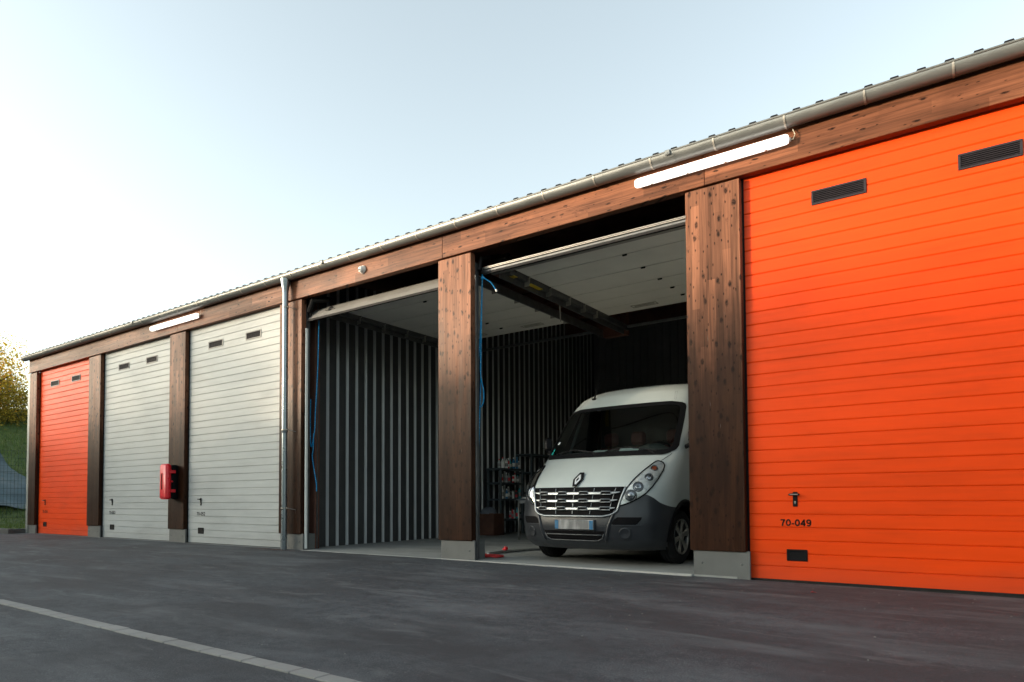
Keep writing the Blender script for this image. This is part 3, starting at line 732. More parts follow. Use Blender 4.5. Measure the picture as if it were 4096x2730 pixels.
def surf(dx, z, off=0.0):
    def P0(dx, z):
        W = g_(WF,z); n = g_(NF,z); s_ = min(abs(dx)/W, .9995)
        return Vector((VX+dx, g_(YF,z)+g_(DF,z)*(1-(1-s_**n)**(1/n)), z))
    p = P0(dx, z)
    if off:
        e = .004; a = P0(dx+e,z)-P0(dx-e,z); b = P0(dx,z+e)-P0(dx,z-e); nrm = a.cross(b).normalized()
        p = p + nrm*off
    return p
NA = 26
def ring(z, ysamp):
    W, D, n, y0 = g_(WF,z), g_(DF,z), g_(NF,z), g_(YF,z); pts = []
    for i in range(NA+1):
        th = math.pi/2*i/NA; th = th if i else 0
        sx = math.sin(th)**(2/n) if th > 0 else 0; cx_ = math.cos(th)**(2/n) if i < NA else 0
        pts.append((W*sx, y0+D*(1-cx_)))
    ys_ = [y0+D + (VR-(y0+D))*q for q in ysamp]
    pts += [(W, y) for y in ys_]
    return pts
YS = list(np.linspace(0,.26,44)[1:]) + list(np.linspace(.26,1,40)[1:])
def zb_of(i, zq):      # height of bumper top for column i
    if i <= NA:
        W = 1.07; n = 2.8; th = math.pi/2*i/NA; dx = W*(math.sin(th)**(2/n) if th>0 else 0)
        return float(np.interp(dx, [0,.70,.74,.80,.88,.95,1.0,1.07],[.965,.965,.88,.87,.885,.84,.78,.72]))
    return float(np.interp(YS[i-NA-1], [0,.02,.08,.12,1],[.72,.70,.60,.45,.45]))
def shell(rows_z, name, mat, test=None):
    """rows_z(i) -> list of z for column i"""
    mb = MB(); ncol = NA+1+len(YS); zz = [rows_z(i) for i in range(ncol)]; nr = len(zz[0])
    for sgn in (1,-1):
        b = len(mb.v)
        for i in range(ncol):
            for j in range(nr):
                q = ring(zz[i][j], YS)[i]; mb.v.append((VX+sgn*q[0], q[1], zz[i][j]))
        for i in range(ncol-1):
            for j in range(nr-1):
                ids = (b+i*nr+j, b+(i+1)*nr+j, b+(i+1)*nr+j+1, b+i*nr+j+1)
                c = sum((Vector(mb.v[k_]) for k_ in ids), Vector())/4
                if test and not test(c): continue
                mb.f.append(ids if sgn==1 else ids[::-1]); mb.mi.append(0)
    if test is None or name=='body':
        i = ncol-1
        for j in range(nr-1):
            a = zz[i][j]; c_ = zz[i][j+1]; wa, wc = g_(WF,a), g_(WF,c_)
            mb.quad([(VX-wa,VR,a),(VX+wa,VR,a),(VX+wc,VR,c_),(VX-wc,VR,c_)])
    return mb.build(name, mat, VAN, smooth=True)
AXY, AXZ, AR = 1.10, .355, .425
def in_arch(c):
    if abs(c.x-VX) < .6: return False
    return (c.y-AXY)**2+(c.z-AXZ)**2 < AR**2 or (c.y-4.65)**2+(c.z-AXZ)**2 < AR**2
# windscreen outline
def ws_half(z): return float(np.interp(z, [1.395,1.41,1.44,1.50,1.7,1.9,2.05,2.10,2.125,2.135],[.83,.93,.97,.985,.965,.94,.915,.895,.865,.78]))
def wsz(dx, z): return z + .0*dx
def in_ws(c, m_=.03):
    dx = abs(c.x-VX); return c.y < 1.9 and 1.395+m_ < c.z < 2.135-m_ and dx < ws_half(c.z)-m_*1.1
def van_paint():
    mt, nt, bs = base('white_van_paint'); v = coords(nt)
    L(nt, ramp(nt, noise(nt, v, 2.0, 5), [(.3,(.45,.495,.485)),(.7,(.50,.545,.53))]), bs.inputs['Base Color'])
    bs.inputs['Roughness'].default_value = .35; bs.inputs['Coat Weight'].default_value = .7; bs.inputs['Coat Roughness'].default_value = .06
    return mt
M['van'] = van_paint()
M['bumper'] = simple('grey_bumper_plastic', (.021,.024,.029), .38, 0, .12, 5)
M['chrome'] = simple('satin_chrome', (.27,.29,.305), .36, .9, .05, 10)
M['grille_dark'] = simple('grille_black', (.005,.005,.006), .6, 0, .2, 20, spec=.06)
def toprows(i):
    z0 = zb_of(i,0); return list(z0+(1.38-z0)*np.linspace(0,1,12)) + list(np.linspace(1.395,2.135,40)) + list(np.linspace(2.15,2.595,26))
body = shell(toprows, 'body', M['van'], lambda c: not in_arch(c) and not in_ws(c))
mb = MB(); zt = 2.595; q = ring(zt, YS); m2 = len(q)
mb.v += [(VX+a, y, zt) for a,y in q]+[(VX-a, y, zt) for a,y in q]
for i in range(m2-1): mb.f.append((i,i+1,m2+i+1,m2+i)); mb.mi.append(0)
mb.build('roof', M['van'], VAN)
bump_o = shell(lambda i: list(.20+(zb_of(i,0)-.20)*np.linspace(0,1,30)), 'bumper', M['bumper'], lambda c: not in_arch(c))
# underside
mb = MB(); mb.mesh([(VX-.85,.45,.24),(VX+.85,.45,.24),(VX+.85,VR,.30),(VX-.85,VR,.30)], [(0,1,2,3)])
mb.box(VX-.66,VX+.66,1.5,5.6,.3,1.0); mb.build('underbody', M['black'], VAN)
def loft(rows, off, nc, name, mat, parent, mirror=False, both=False):
    """rows: list of (z, dxl, dxr) patch lying on the van's front surface"""
    mb = MB()
    for sg in ((1,-1) if both else (1,)):
        b = len(mb.v)
        for z, l, r_ in rows:
            for j in range(nc+1): mb.v.append(tuple(surf(sg*(l+(r_-l)*j/nc), z, off)))
        for i in range(len(rows)-1):
            for j in range(nc):
                f_ = (b+i*(nc+1)+j, b+i*(nc+1)+j+1, b+(i+1)*(nc+1)+j+1, b+(i+1)*(nc+1)+j)
                mb.f.append(f_ if sg==1 else f_[::-1]); mb.mi.append(0)
    return mb.build(name, mat, parent, smooth=True)
def rows_interp(keys, n):
    z, l, r_ = zip(*keys); zs = np.linspace(z[0], z[-1], n)
    return [(float(q), float(np.interp(q,z,l)), float(np.interp(q,z,r_))) for q in zs]
# glass, its black frame
def glassmat(name, tint, rough=.02, refl=1.0):
    mt = bpy.data.materials.new(name); mt.use_nodes = True; nt = mt.node_tree; nt.nodes.clear()
    out = N(nt,'ShaderNodeOutputMaterial'); tr = N(nt,'ShaderNodeBsdfTransparent'); gl = N(nt,'ShaderNodeBsdfGlossy'); fr = N(nt,'ShaderNodeFresnel'); mx = N(nt,'ShaderNodeMixShader')
    fr.inputs[0].default_value = 1.5; gl.inputs['Roughness'].default_value = rough; gl.inputs[0].default_value = (refl,refl,refl,1)
    L(nt, ramp(nt, noise(nt, coords(nt), 1.5, 2), [(.3,tint),(.7,tuple(min(1,x*1.05) for x in tint))]), tr.inputs[0])
    L(nt, fr.outputs[0], mx.inputs[0]); L(nt, tr.outputs[0], mx.inputs[1]); L(nt, gl.outputs[0], mx.inputs[2]); L(nt, mx.outputs[0], out.inputs[0]); return mt
M['glass'] = glassmat('windscreen_glass', (.55,.62,.60))
M['hlglass'] = glassmat('clear_lens_plastic', (.93,.94,.94))
zs = np.linspace(1.415,2.12,26)
loft([(float(z), -(ws_half(float(z))-.02), ws_half(float(z))-.02) for z in zs], .002, 30, 'windscreen', M['glass'], VAN)
def ws_loop(inset, n=120):
    pts = []; zlo, zhi = 1.392+inset, 2.138-inset
    zz = np.linspace(zlo, zhi, 34)
    h = lambda z: max(ws_half(min(max(z,1.396),2.134))-inset, .1)
    rad = .07
    right = []
    for z in zz:
        k_ = min(z-zlo, zhi-z); w = h(z)
        if k_ < rad: w -= (rad - math.sqrt(max(0, rad**2-(rad-k_)**2)))
        right.append((w, z))
    nb_ = 24
    bot = [(-right[0][0]+2*right[0][0]*i/nb_, zlo) for i in range(1,nb_)]
    top = [(right[-1][0]-2*right[-1][0]*i/nb_, zhi) for i in range(1,nb_)]
    return right + top + [(-a,z) for a,z in right[::-1]] + bot
lo_, li_ = ws_loop(-.004), ws_loop(.055)
mb = MB(); nn = len(lo_)
for f in (0,.5,1):
    for (a, z), (c, d_) in zip(lo_, li_): mb.v.append(tuple(surf(a+(c-a)*f, z+(d_-z)*f, .006)))
for r_ in range(2):
    for i in range(nn): mb.f.append((r_*nn+i, r_*nn+(i+1)%nn, (r_+1)*nn+(i+1)%nn, (r_+1)*nn+i)); mb.mi.append(0)
mb.build('windscreen_surround', M['frit'], VAN, smooth=True)
# scuttle below windscreen
loft(rows_interp([(1.375,-.86,.86),(1.40,-.93,.93),(1.445,-.95,.95)], 5), .009, 30, 'scuttle', M['frit'], VAN)
for (a, b) in ((-.70,-.02),(.10,.78)):
    mb = MB(); pts = [surf(a+(b-a)*t_, 1.415+.05*math.sin(t_*math.pi)+(.02 if t_<.5 else 0), .025) for t_ in np.linspace(0,1,12)]
    mb.tube(pts, .007, 6); p1 = surf(b-.02,1.40,.01); mb.tube([p1, surf(b-.10,1.43,.03), surf(a+(b-a)*.5, 1.475, .03)], .009, 6)
    mb.build('wiper', M['rubber'], VAN)
# headlights
HL = [(.735,.588,.600),(.765,.606,.69),(.79,.617,.75),(.84,.640,.83),(.89,.660,.885),(.97,.692,.935),(1.06,.725,.955),(1.165,.772,.960),(1.235,.808,.945),(1.27,.826,.918),(1.285,.838,.890),(1.293,.848,.865)]
def reflector():
    mt, nt, bs = base('lamp_reflector'); v = coords(nt)
    L(nt, ramp(nt, noise(nt, v, 7, 3, .6, .8), [(.3,(.62,.62,.58)),(.55,(.88,.88,.84)),(.75,(.42,.43,.44))]), bs.inputs['Base Color'])
    bs.inputs['Metallic'].default_value = .25; bs.inputs['Roughness'].default_value = .25
    bump(nt, bs, noise(nt, v, 9, 3, .5, 1.0), .6, .03); return mt
M['refl'] = reflector(); M['bulb'] = simple('lamp_projector', (.35,.37,.40), .12, .8, .3, 30); M['amber'] = simple('amber_bulb', (.60,.10,.02), .25, 0, .1, 20)
M['ring_d'] = simple('dark_ring', (.08,.085,.09), .3, .5, .1, 20)
for sg in (1,-1):
    mb = MB(); rows = rows_interp(HL, 40)
    nc = 14
    for z, l, r_ in rows:
        for j in range(nc+1): mb.v.append(tuple(surf(sg*(l+(r_-l)*j/nc), z, .004)))
    for i in range(len(rows)-1):
        for j in range(nc):
            f_ = (i*(nc+1)+j, i*(nc+1)+j+1, (i+1)*(nc+1)+j+1, (i+1)*(nc+1)+j); mb.f.append(f_ if sg==1 else f_[::-1]); mb.mi.append(0)
    hl = mb.build('headlight', M['refl'], VAN, smooth=True)
    outl = [(l, z) for z, l, r_ in rows] + [(r_, z) for z, l, r_ in rows[::-1]]
    mb = MB(); mb.tube([surf(sg*a, z, .008) for a, z in outl]+[surf(sg*outl[0][0], outl[0][1], .008)], .0075, 6); mb.build('headlight_seal', M['black'], hl, smooth=True)
    for (a, z, r0, mt1) in ((.735,.865,.062,'bulb'),(.800,.968,.054,'bulb'),(.868,1.080,.042,'bulb'),(.868,1.195,.034,'amber')):
        c = surf(sg*a, z, .006); nrm = (surf(sg*a,z,.02)-c).normalized(); nrm = (nrm+Vector((0,-.6,0))).normalized()
        mb = MB(); mb.lathe([(-.01,r0+.012),(.012,r0+.010),(.014,r0),(.004,r0-.004)], c, nrm, 24); mb.build('lamp_ring', M['ring_d'], hl, smooth=True)
        mb = MB(); mb.lathe([(0,r0-.003)]+[((r0*.45)*math.sin(t_), (r0-.003)*math.cos(t_)) for t_ in np.linspace(.1,math.pi/2-.01,7)], c, nrm, 24)
        mb.build('lamp_bulb', M[mt1], hl, smooth=True)
        mb = MB(); mb.lathe([(r0*.2,r0*.42),(r0*.52,r0*.34),(r0*.56,0)], c, nrm, 16); mb.build('lamp_core', M['chrome'] if mt1=='bulb' else M['amber'], hl, smooth=True)
    mb = MB()
    for z, l, r_ in rows:
        for j in range(nc+1):
            f_ = j/nc; bl = .028*math.sin(math.pi*f_)**.5*min(1,(z-.735)*8,(1.285-z)*8) if 0<f_<1 else 0
            mb.v.append(tuple(surf(sg*(l+(r_-l)*f_), z, .008+bl)))
    for i in range(len(rows)-1):
        for j in range(nc): mb.f.append((i*(nc+1)+j, i*(nc+1)+j+1, (i+1)*(nc+1)+j+1, (i+1)*(nc+1)+j)); mb.mi.append(0)
    mb.build('headlight_glass', M['hlglass'], hl, smooth=True)
    # bonnet shut line up to the windscreen
    mb = MB(); mb.tube([surf(sg*a, z, .0005) for a, z in ((.880,1.291),(.915,1.34),(.945,1.38),(.95,1.40))], .0035, 5); mb.build('bonnet_gap', M['black'], VAN)
    mb = MB(); mb.tube([surf(sg*(.60-.16*t_**.7), .72-.42*t_, .004) for t_ in np.linspace(0,1,12)], [.006]+[.02]*9+[.015,.006], 8); mb.build('bumper_ridge', M['bumper'], VAN, smooth=True)
    mb = MB(); mb.lathe([(0,.075),(.010,.072),(.004,.055),(-.0,.0)], surf(sg*.68,.41,.003), surf(sg*.68,.41,.02)-surf(sg*.68,.41,0), 24); mb.build('fog_lamp_cap', M['bumper'], VAN, smooth=True)
loft(rows_interp([(.515,.55,.80),(.53,.53,.82),(.58,.56,.855),(.605,.60,.86)], 8), .004, 10, 'bumper_slot', M['grille_dark'], VAN)
loft([(z,-r_,-l) for z,l,r_ in rows_interp([(.515,.55,.80),(.53,.53,.82),(.58,.56,.855),(.605,.60,.86)], 8)], .004, 10, 'bumper_slot', M['grille_dark'], VAN)
mb = MB()
for sg in (1,-1):
    mb = MB(); mb.tube([surf(sg*(.52+.34*t_), .508, .006) for t_ in np.linspace(0,1,8)], .006, 6); mb.build('bumper_slot_lip', M['bumper'], VAN)
# grille
GR = [(.612,-.42,.42),(.622,-.49,.49),(.64,-.54,.54),(.68,-.595,.595),(.75,-.61,.61),(.85,-.635,.635),(.962,-.672,.672)]
gr = loft(rows_interp(GR, 16), .004, 30, 'grille', M['grille_dark'], VAN)
gw = lambda z: float(np.interp(z, [k_[0] for k_ in GR], [k_[2] for k_ in GR]))
mb = MB(); ol = [(-gw(z), z) for z in np.linspace(.962,.612,24)] + [(x_, .612) for x_ in np.linspace(-.38,.38,16)] + [(gw(z), z) for z in np.linspace(.612,.962,24)]
mb.tube([surf(a, z, .014) for a, z in ol], .014, 8); mb.build('grille_frame', M['chrome'], VAN, smooth=True)
mb = MB(); mb.tube([surf(x_, .966, .006) for x_ in np.linspace(-.66,.66,30)], .006, 6); mb.build('grille_top_gap', M['black'], VAN)
for z in (.893,.800,.705):
    mb = MB(); hw = gw(z)-.03; pr = [(x_, z+.012*abs(x_/hw)**6) for x_ in np.linspace(-hw,hw,40)]
    # flat blade
    for x_, z_ in pr:
        t_ = 1-.75*(abs(x_)/hw)**8
        for dz_, of in ((.022*t_,.010),(.008*t_,.034),(-.014*t_,.034),(-.020*t_,.012)): mb.v.append(tuple(surf(x_, z_+dz_, of)))
    for i in range(len(pr)-1):
        for j in range(3): mb.f.append((i*4+j, i*4+j+1, (i+1)*4+j+1, (i+1)*4+j)); mb.mi.append(0)
    mb.build('grille_bar', M['chrome'], gr, angle=30)
    mb = MB(); mb2 = MB()
    for c_ in (-.45,-.155,.155,.45):
        if abs(c_)+.06 > hw: c_ = math.copysign(hw-.07, c_)
        cnr = [(c_-.066,z-.018),(c_-.056,z+.018),(c_+.056,z+.018),(c_+.066,z-.018)]
        mb.tube([surf(a,b_,.040) for a,b_ in cnr]+[surf(cnr[0][0],cnr[0][1],.040)], .0055, 6)
        mb2.mesh([surf(a,b_,.037) for a,b_ in cnr], [(0,3,2,1)])
    mb.build('grille_insert', M['chrome'], gr, smooth=True); mb2.build('grille_hole', M['grille_dark'], gr)
mb = MB()
for x_ in (-.56,-.285,0,.285,.56):
    zl = .64 if abs(x_) < .4 else (.69 if abs(x_)<.5 else .70)
    mb = MB(); mb.tube([surf(x_*(.86+.14*(z-.62)/.34), z, .010) for z in np.linspace(zl,.955,8)], .004, 5); mb.build('grille_rib', M['galv'], gr)
M['badge'] = simple('polished_badge', (.75,.77,.78), .3, .35, .03, 10)
# badge: diamond outline, as on the bonnet
bz = 1.075
bc = surf(0, bz, .02)
def bpt(a, b_, off): return Vector((VX+a, bc.y + b_*1.05 - off - .004, bz+b_))
def badge_pts(w, h, cut, off):
    P_ = [(-cut,h),(cut,h),(w,.0),(cut,-h),(-cut,-h),(-w,0)]
    return [bpt(a, b_, off) for a, b_ in P_]
mb = MB(); o1 = badge_pts(.074,.092,.030,.003); o2 = badge_pts(.070,.088,.028,.014); mb.v += [tuple(p) for p in o1+o2]
mb.f.append(tuple(range(6,12))); mb.mi.append(0)
for i in range(6): mb.f.append((i,(i+1)%6,6+(i+1)%6,6+i)); mb.mi.append(0)
bd = mb.build('badge', M['frit'], VAN)
mb = MB(); o1 = badge_pts(.040,.062,.010,.016); i1 = [bpt(a, b_, .024) for a,b_ in ((0,.030),(0,.030),(.017,0),(0,-.030),(0,-.030),(-.017,0))]
mb.v += [tuple(p) for p in o1+i1]
for i in range(6): mb.f.append((i,(i+1)%6,6+(i+1)%6,6+i)); mb.mi.append(0)
mb.build('badge_diamond', M['badge'], bd)
# plate
def plate_mat():
    mt, nt, bs = base('number_plate_face'); v = coords(nt)
    c = ramp(nt, noise(nt, coords(nt,(11,1,3)), 1.0, 2, .5), [(.38,(.13,.135,.14)),(.62,(.30,.305,.305))])
    L(nt, c, bs.inputs['Base Color']); bs.inputs['Roughness'].default_value = .4; return mt
M['plate'] = plate_mat(); M['plate_b'] = simple('plate_blue', (.004,.10,.22), .4, 0, .15, 12)
pc = surf(0,.51,0).y; mb = MB(); mb.box(VX-.24,VX+.32,pc-.028,pc-.012,.450,.570,bev=.006)
pl = mb.build('number_plate', M['plate'], VAN)
mb = MB(); mb.box(VX-.236,VX-.185,pc-.0305,pc-.0285,.456,.564); mb.box(VX+.265,VX+.316,pc-.0305,pc-.0285,.456,.564); mb.build('plate_end_band', M['plate_b'], pl)
mb = MB(); mb.box(VX-.248,VX+.328,pc-.012,pc+.03,.445,.572,bev=.005); mb.build('plate_holder', M['bumper'], VAN)
# lower intake
loft(rows_interp([(.325,-.34,.34),(.345,-.39,.39),(.39,-.42,.42),(.435,-.44,.44)], 8), .004, 20, 'lower_intake', M['grille_dark'], VAN)
mb = MB()
mb.tube([surf(x_, .388, .010) for x_ in np.linspace(-.40,.40,20)], .007, 6); mb.tube([surf(a, z_, .008) for a, z_ in [(-.43,.40),(-.40,.345),(-.35,.322)]+[(x_,.318) for x_ in np.linspace(-.3,.3,14)]+[(.35,.322),(.40,.345),(.43,.40)]], .006, 6)
mb.build('intake_trim', M['galv_d'], VAN, smooth=True)
# wheel arches, wheels
for sg in (1,-1):
    for yc in (AXY, 4.65):
        mb = MB(); xo = VX+sg*1.045
        for (ra, xa_, mi_) in ((AR+.004,xo+sg*.022,0),):
            pts = [(xo, yc-AR*math.cos(a), AXZ+AR*math.sin(a)) for a in np.linspace(-.12,math.pi+.12,36)]
            b = len(mb.v)
            for (x_, y_, z_) in pts:
                dy, dz_ = (y_-yc)/AR, (z_-AXZ)/AR
                for (rr_, dx_) in ((AR-.045,-.05),(AR-.02,.010),(AR+.028,.013),(AR+.040,-.004)):
                    yy_, zz_ = yc+dy*rr_, AXZ+dz_*rr_; zc_ = max(zz_,.2); t_ = min(1, max(.02,(yy_-g_(YF,zc_))/g_(DF,zc_))); n_ = g_(NF,zc_)
                    mb.v.append((VX+sg*(g_(WF,zc_)*(1-(1-t_)**n_)**(1/n_)+dx_), yy_, zz_))
                mb.v.append((VX+sg*.66, yc+dy*(AR-.03), AXZ+dz_*(AR-.03)))
            for i in range(len(pts)-1):
                for (p_, q_) in ((0,1),(1,2),(2,3),(0,4)): mb.f.append((b+i*5+p_, b+i*5+q_, b+(i+1)*5+q_, b+(i+1)*5+p_)); mb.mi.append(0)
        mb.build('wheel_arch', M['black'], VAN, smooth=True)
        tx0 = VX+sg*1.03; axv = (sg,0,0)
        wh = MB(); rt_ = .348
        wh.lathe([(-.20,.20),(-.205,.27),(-.20,.315),(-.18,.338),(-.15,rt_),(-.125,rt_),(-.123,rt_-.008),(-.115,rt_-.008),(-.113,rt_),(-.085,rt_),(-.083,rt_-.008),(-.075,rt_-.008),(-.073,rt_),(-.035,.343),(-.015,.325),(-.003,.29),(-.006,.25),(-.018,.228)], (tx0,yc,rt_-.004), axv, 48)
        w = wh.build('wheel', M['rubber'], VAN, smooth=True)
        rb = MB(); rb.lathe([(-.10,.222),(-.02,.224),(-.008,.229),(-.006,.222),(-.020,.212),(-.055,.205)], (tx0,yc,rt_-.004), axv, 40)
        rb.lathe([(-.060,.0),(-.058,.06),(-.075,.10),(-.085,.21)], (tx0,yc,rt_-.004), axv, 24)
        w2 = rb.build('rim', M['galv_d'], w, smooth=True)
        sp = MB(); c_ = Vector((tx0,yc,rt_-.004))
        for s5 in range(6):
            a0 = s5*math.pi/3+.25
            def pt(r_, a_, h_): return c_ + Vector((sg*h_, r_*math.cos(a_), r_*math.sin(a_)))
            b = len(sp.v)
            for r_, hw_, h_ in ((.055,.50,-.018),(.10,.30,-.014),(.16,.235,-.016),(.214,.27,-.012)):
                sp.v += [tuple(pt(r_,a0-hw_,h_-.012)), tuple(pt(r_,a0-hw_*.7,h_)), tuple(pt(r_,a0+hw_*.7,h_)), tuple(pt(r_,a0+hw_,h_-.012))]
            for i in range(3):
                for j in range(3): sp.f.append((b+i*4+j, b+i*4+j+1, b+(i+1)*4+j+1, b+(i+1)*4+j)); sp.mi.append(0)
        sp.lathe([(-.03,.21),(-.010,.212),(-.006,.222),(-.012,.228)], c_, axv, 40); sp.lathe([(-.02,.06),(-.004,.055),(-.002,.03),(-.006,0)], c_, axv, 20)
        sp.build('wheel_cover', M['bracket'], w, smooth=True)
        for s5 in range(5):
            pass
# mirrors
for sg in (1,-1):
    mb = MB(); mb.box(VX+sg*1.06,VX+sg*1.20,1.20,1.32,1.52,1.74,bev=.055); mr = mb.build('mirror', M['black'], VAN, angle=60)
    mb = MB(); mb.tube([(VX+sg*1.0,1.24,1.48),(VX+sg*1.11,1.25,1.53)], .03, 8); mb.build('mirror_arm', M['black'], mr)
    mb = MB(); mb.box(VX+sg*1.08,VX+sg*1.18,1.195,1.199,1.575,1.582); mb.build('mirror_seam', M['black'], mr)
# antenna
a0 = surf(-.56,2.30,.0); mb = MB(); mb.tube([a0, a0+Vector((.05,-.01,.16)), a0+Vector((.10,-.0,.28))], [.012,.006,.004], 8); mb.box(a0.x-.03,a0.x+.03,a0.y-.03,a0.y+.03,a0.z-.01,a0.z+.02,bev=.008); mb.build('antenna', M['black'], VAN)
for sg in (-1,1):
    mb = MB(); pp = [(.70,2.30),(.745,2.17),(.765,2.17),(.725,2.30)]
    mb.tube([surf(sg*a, z, .001) for a, z in pp]+[surf(sg*.70,2.30,.001)], .002, 4); mb.build('roof_seam', M['galv'], VAN)
# cabin seen through the glass
M['dash'] = simple('grey_dashboard', (.10,.11,.105), .6, 0, .1, 6); M['seat'] = simple('dark_red_seat', (.050,.008,.007), .8, 0, .2, 10)
M['cabin'] = simple('dark_cabin_lining', (.02,.022,.022), .8, 0, .2, 5)
mb = MB(); nD = 24
for i in range(nD+1):
    dx_ = -.88+1.76*i/nD; f_ = 1.0+.16*abs(dx_/.88)**3; hmp = .075*math.exp(-((dx_-.52)/.17)**4)
    mb.v += [(VX+dx_, f_, 1.25),(VX+dx_, f_, 1.40),(VX+dx_, f_+.10, 1.465),(VX+dx_, f_+.20, 1.49+hmp*.6),(VX+dx_, f_+.32, 1.495+hmp),(VX+dx_, f_+.45, 1.44+hmp)]
for i in range(nD):
    for j in range(5): a = i*6+j; mb.f.append((a,a+6,a+7,a+1)); mb.mi.append(0)
mb.build('dashboard', M['dash'], VAN, smooth=True)
mb = MB()
for x_ in (-.50,-.05,.52): mb.box(VX+x_-.22,VX+x_+.22,1.98,2.12,1.0,1.60,bev=.05); mb.box(VX+x_-.12,VX+x_+.12,2.0,2.09,1.62,1.82,bev=.04)
mb.build('seat', M['seat'], VAN, angle=60)
mb = MB(); ctr = Vector((VX+.52,1.50,1.43)); e1 = Vector((1,0,0)); e2 = Vector((0,.45,.89)).normalized()
mb.tube([ctr+(e1*math.cos(a)+e2*math.sin(a))*.19 for a in np.linspace(0,2*math.pi,30)], .014, 8); mb.tube([ctr-e1*.18,ctr+e1*.18],.016,6); mb.build('steering_wheel', M['black'], VAN, smooth=True)
mb = MB(); mb.box(VX-.80,VX+.80,2.25,2.30,.9,2.32); mb.mesh([(VX-.78,1.70,2.16),(VX+.78,1.70,2.16),(VX+.76,2.25,2.30),(VX-.76,2.25,2.30)],[(0,1,2,3)])
for sg in (1,-1):
    mb.mesh([(VX+sg*.95,1.15,1.25),(VX+sg*.95,2.3,1.25),(VX+sg*.82,2.3,2.20),(VX+sg*.82,1.75,2.20)],[(0,1,2,3)])
mb.build('cabin_lining', M['cabin'], VAN)
# grey trim on the side pillar at the far side
mb = MB(); mb.tube([(VX-.90,1.45,1.42),(VX-.82,1.75,2.12)], .022, 6); mb.build('pillar_trim', M['dash'], VAN)
M['sticker'] = simple('green_sticker', (.02,.42,.36), .4, 0, .15, 30); M['paper'] = simple('white_paper', (.80,.84,.82), .8, 0, .05, 9)
mb = MB()
for (a, b_, c_, d_) in ((-.872,-.84,1.50,1.535),(-.885,-.845,1.455,1.49)): mb.mesh([surf(a,c_,.009),surf(b_,c_,.009),surf(b_+.004,d_,.009),surf(a+.004,d_,.009)],[(0,1,2,3)])
mb.build('windscreen_sticker', M['sticker'], VAN)
mb = MB(); mb.mesh([surf(-.835,1.60,.009),surf(-.80,1.60,.009),surf(-.795,1.64,.009),surf(-.83,1.64,.009)],[(0,1,2,3)]); mb.build('windscreen_sticker', M['paper'], VAN)
def paper(x0,x1,y0,y1,z,lab,lift=.0):
    mb = MB(); w_, d_ = x1-x0, y1-y0
    q_ = Matrix.Rotation(VROT, 3, 'Z') @ Vector((x0-VX, y0-VY0, 0)); x0, y0 = q_.x+VX, q_.y+VY0; x1, y1 = x0+w_, y0+d_; mb.mesh([(x0,y0,z),(x1,y0,z),(x1,y1,z+lift),(x0,y1,z+lift)],[(0,1,2,3)]); mb.mesh([(x0,y0,z-.001),(x1,y0,z-.001),(x1,y1,z+lift-.001),(x0,y1,z+lift-.001)],[(3,2,1,0)])
    tag(mb.build('paper_sheet', M['paper'], loc=((x0+x1)/2,y0,z)), lab, 'paper', 'papers on the dashboard')
paper(VX+.17,VX+.45,1.01,1.09,1.448,'wide white paper lying on the van dashboard in front of the steering wheel',.055)
paper(VX-.26,VX-.06,1.04,1.16,1.470,'small white paper lying in the middle of the van dashboard',.03)

# ------------------------------------------------------------------ workshop things by the left wall
M['shelf'] = simple('dark_blue_grey_shelf', (.06,.078,.09), .5, .2, .15, 6)
def shelf_unit(x0,x1,y0,y1,zs_,lab,posts=True):
    t = thing('shelving_unit', ((x0+x1)/2,(y0+y1)/2,0), lab, 'shelves', 'shelving along the dark wall')
    for (a,b) in ((x0,y0),(x1-.05,y0),(x0,y1-.05),(x1-.05,y1-.05)):
        mb = MB(); mb.box(a,a+.05,b,b+.05,.002,zs_[-1]-.03,bev=.004); mb.build('post', M['shelf'], t)
    for z in zs_:
        mb = MB(); mb.box(x0-.01,x1+.01,y0-.01,y1+.01,z-.045,z,bev=.006); mb.build('shelf', M['shelf'], t)
    return t
ZS = [.36,.84,1.22,1.555]
shelf_unit(-6.88,-6.48,5.40,6.36, ZS, 'dark shelving unit crowded with bottles against the ribbed wall')
shelf_unit(-6.88,-6.42,6.62,7.75, [.5,1.0,1.5,1.95], 'taller black shelving unit behind the bottle shelves')
BC = {'white':(.50,.51,.50),'red':(.40,.03,.04),'blue':(.03,.13,.26),'teal':(.03,.20,.22),'grey':(.16,.17,.18),'black':(.03,.03,.03),'clear':(.28,.31,.32)}
BM = {k_: simple('bottle_'+k_, tuple(min(.9,x*1.5) for x in c), .35, 0, .15, 25) for k_, c in BC.items()}
ords = ['first','second','third','fourth','fifth','sixth','seventh','eighth','ninth','tenth','eleventh']
shelfname = {1.555:'top shelf',1.22:'second shelf down',.84:'third shelf down',.36:'lowest shelf'}
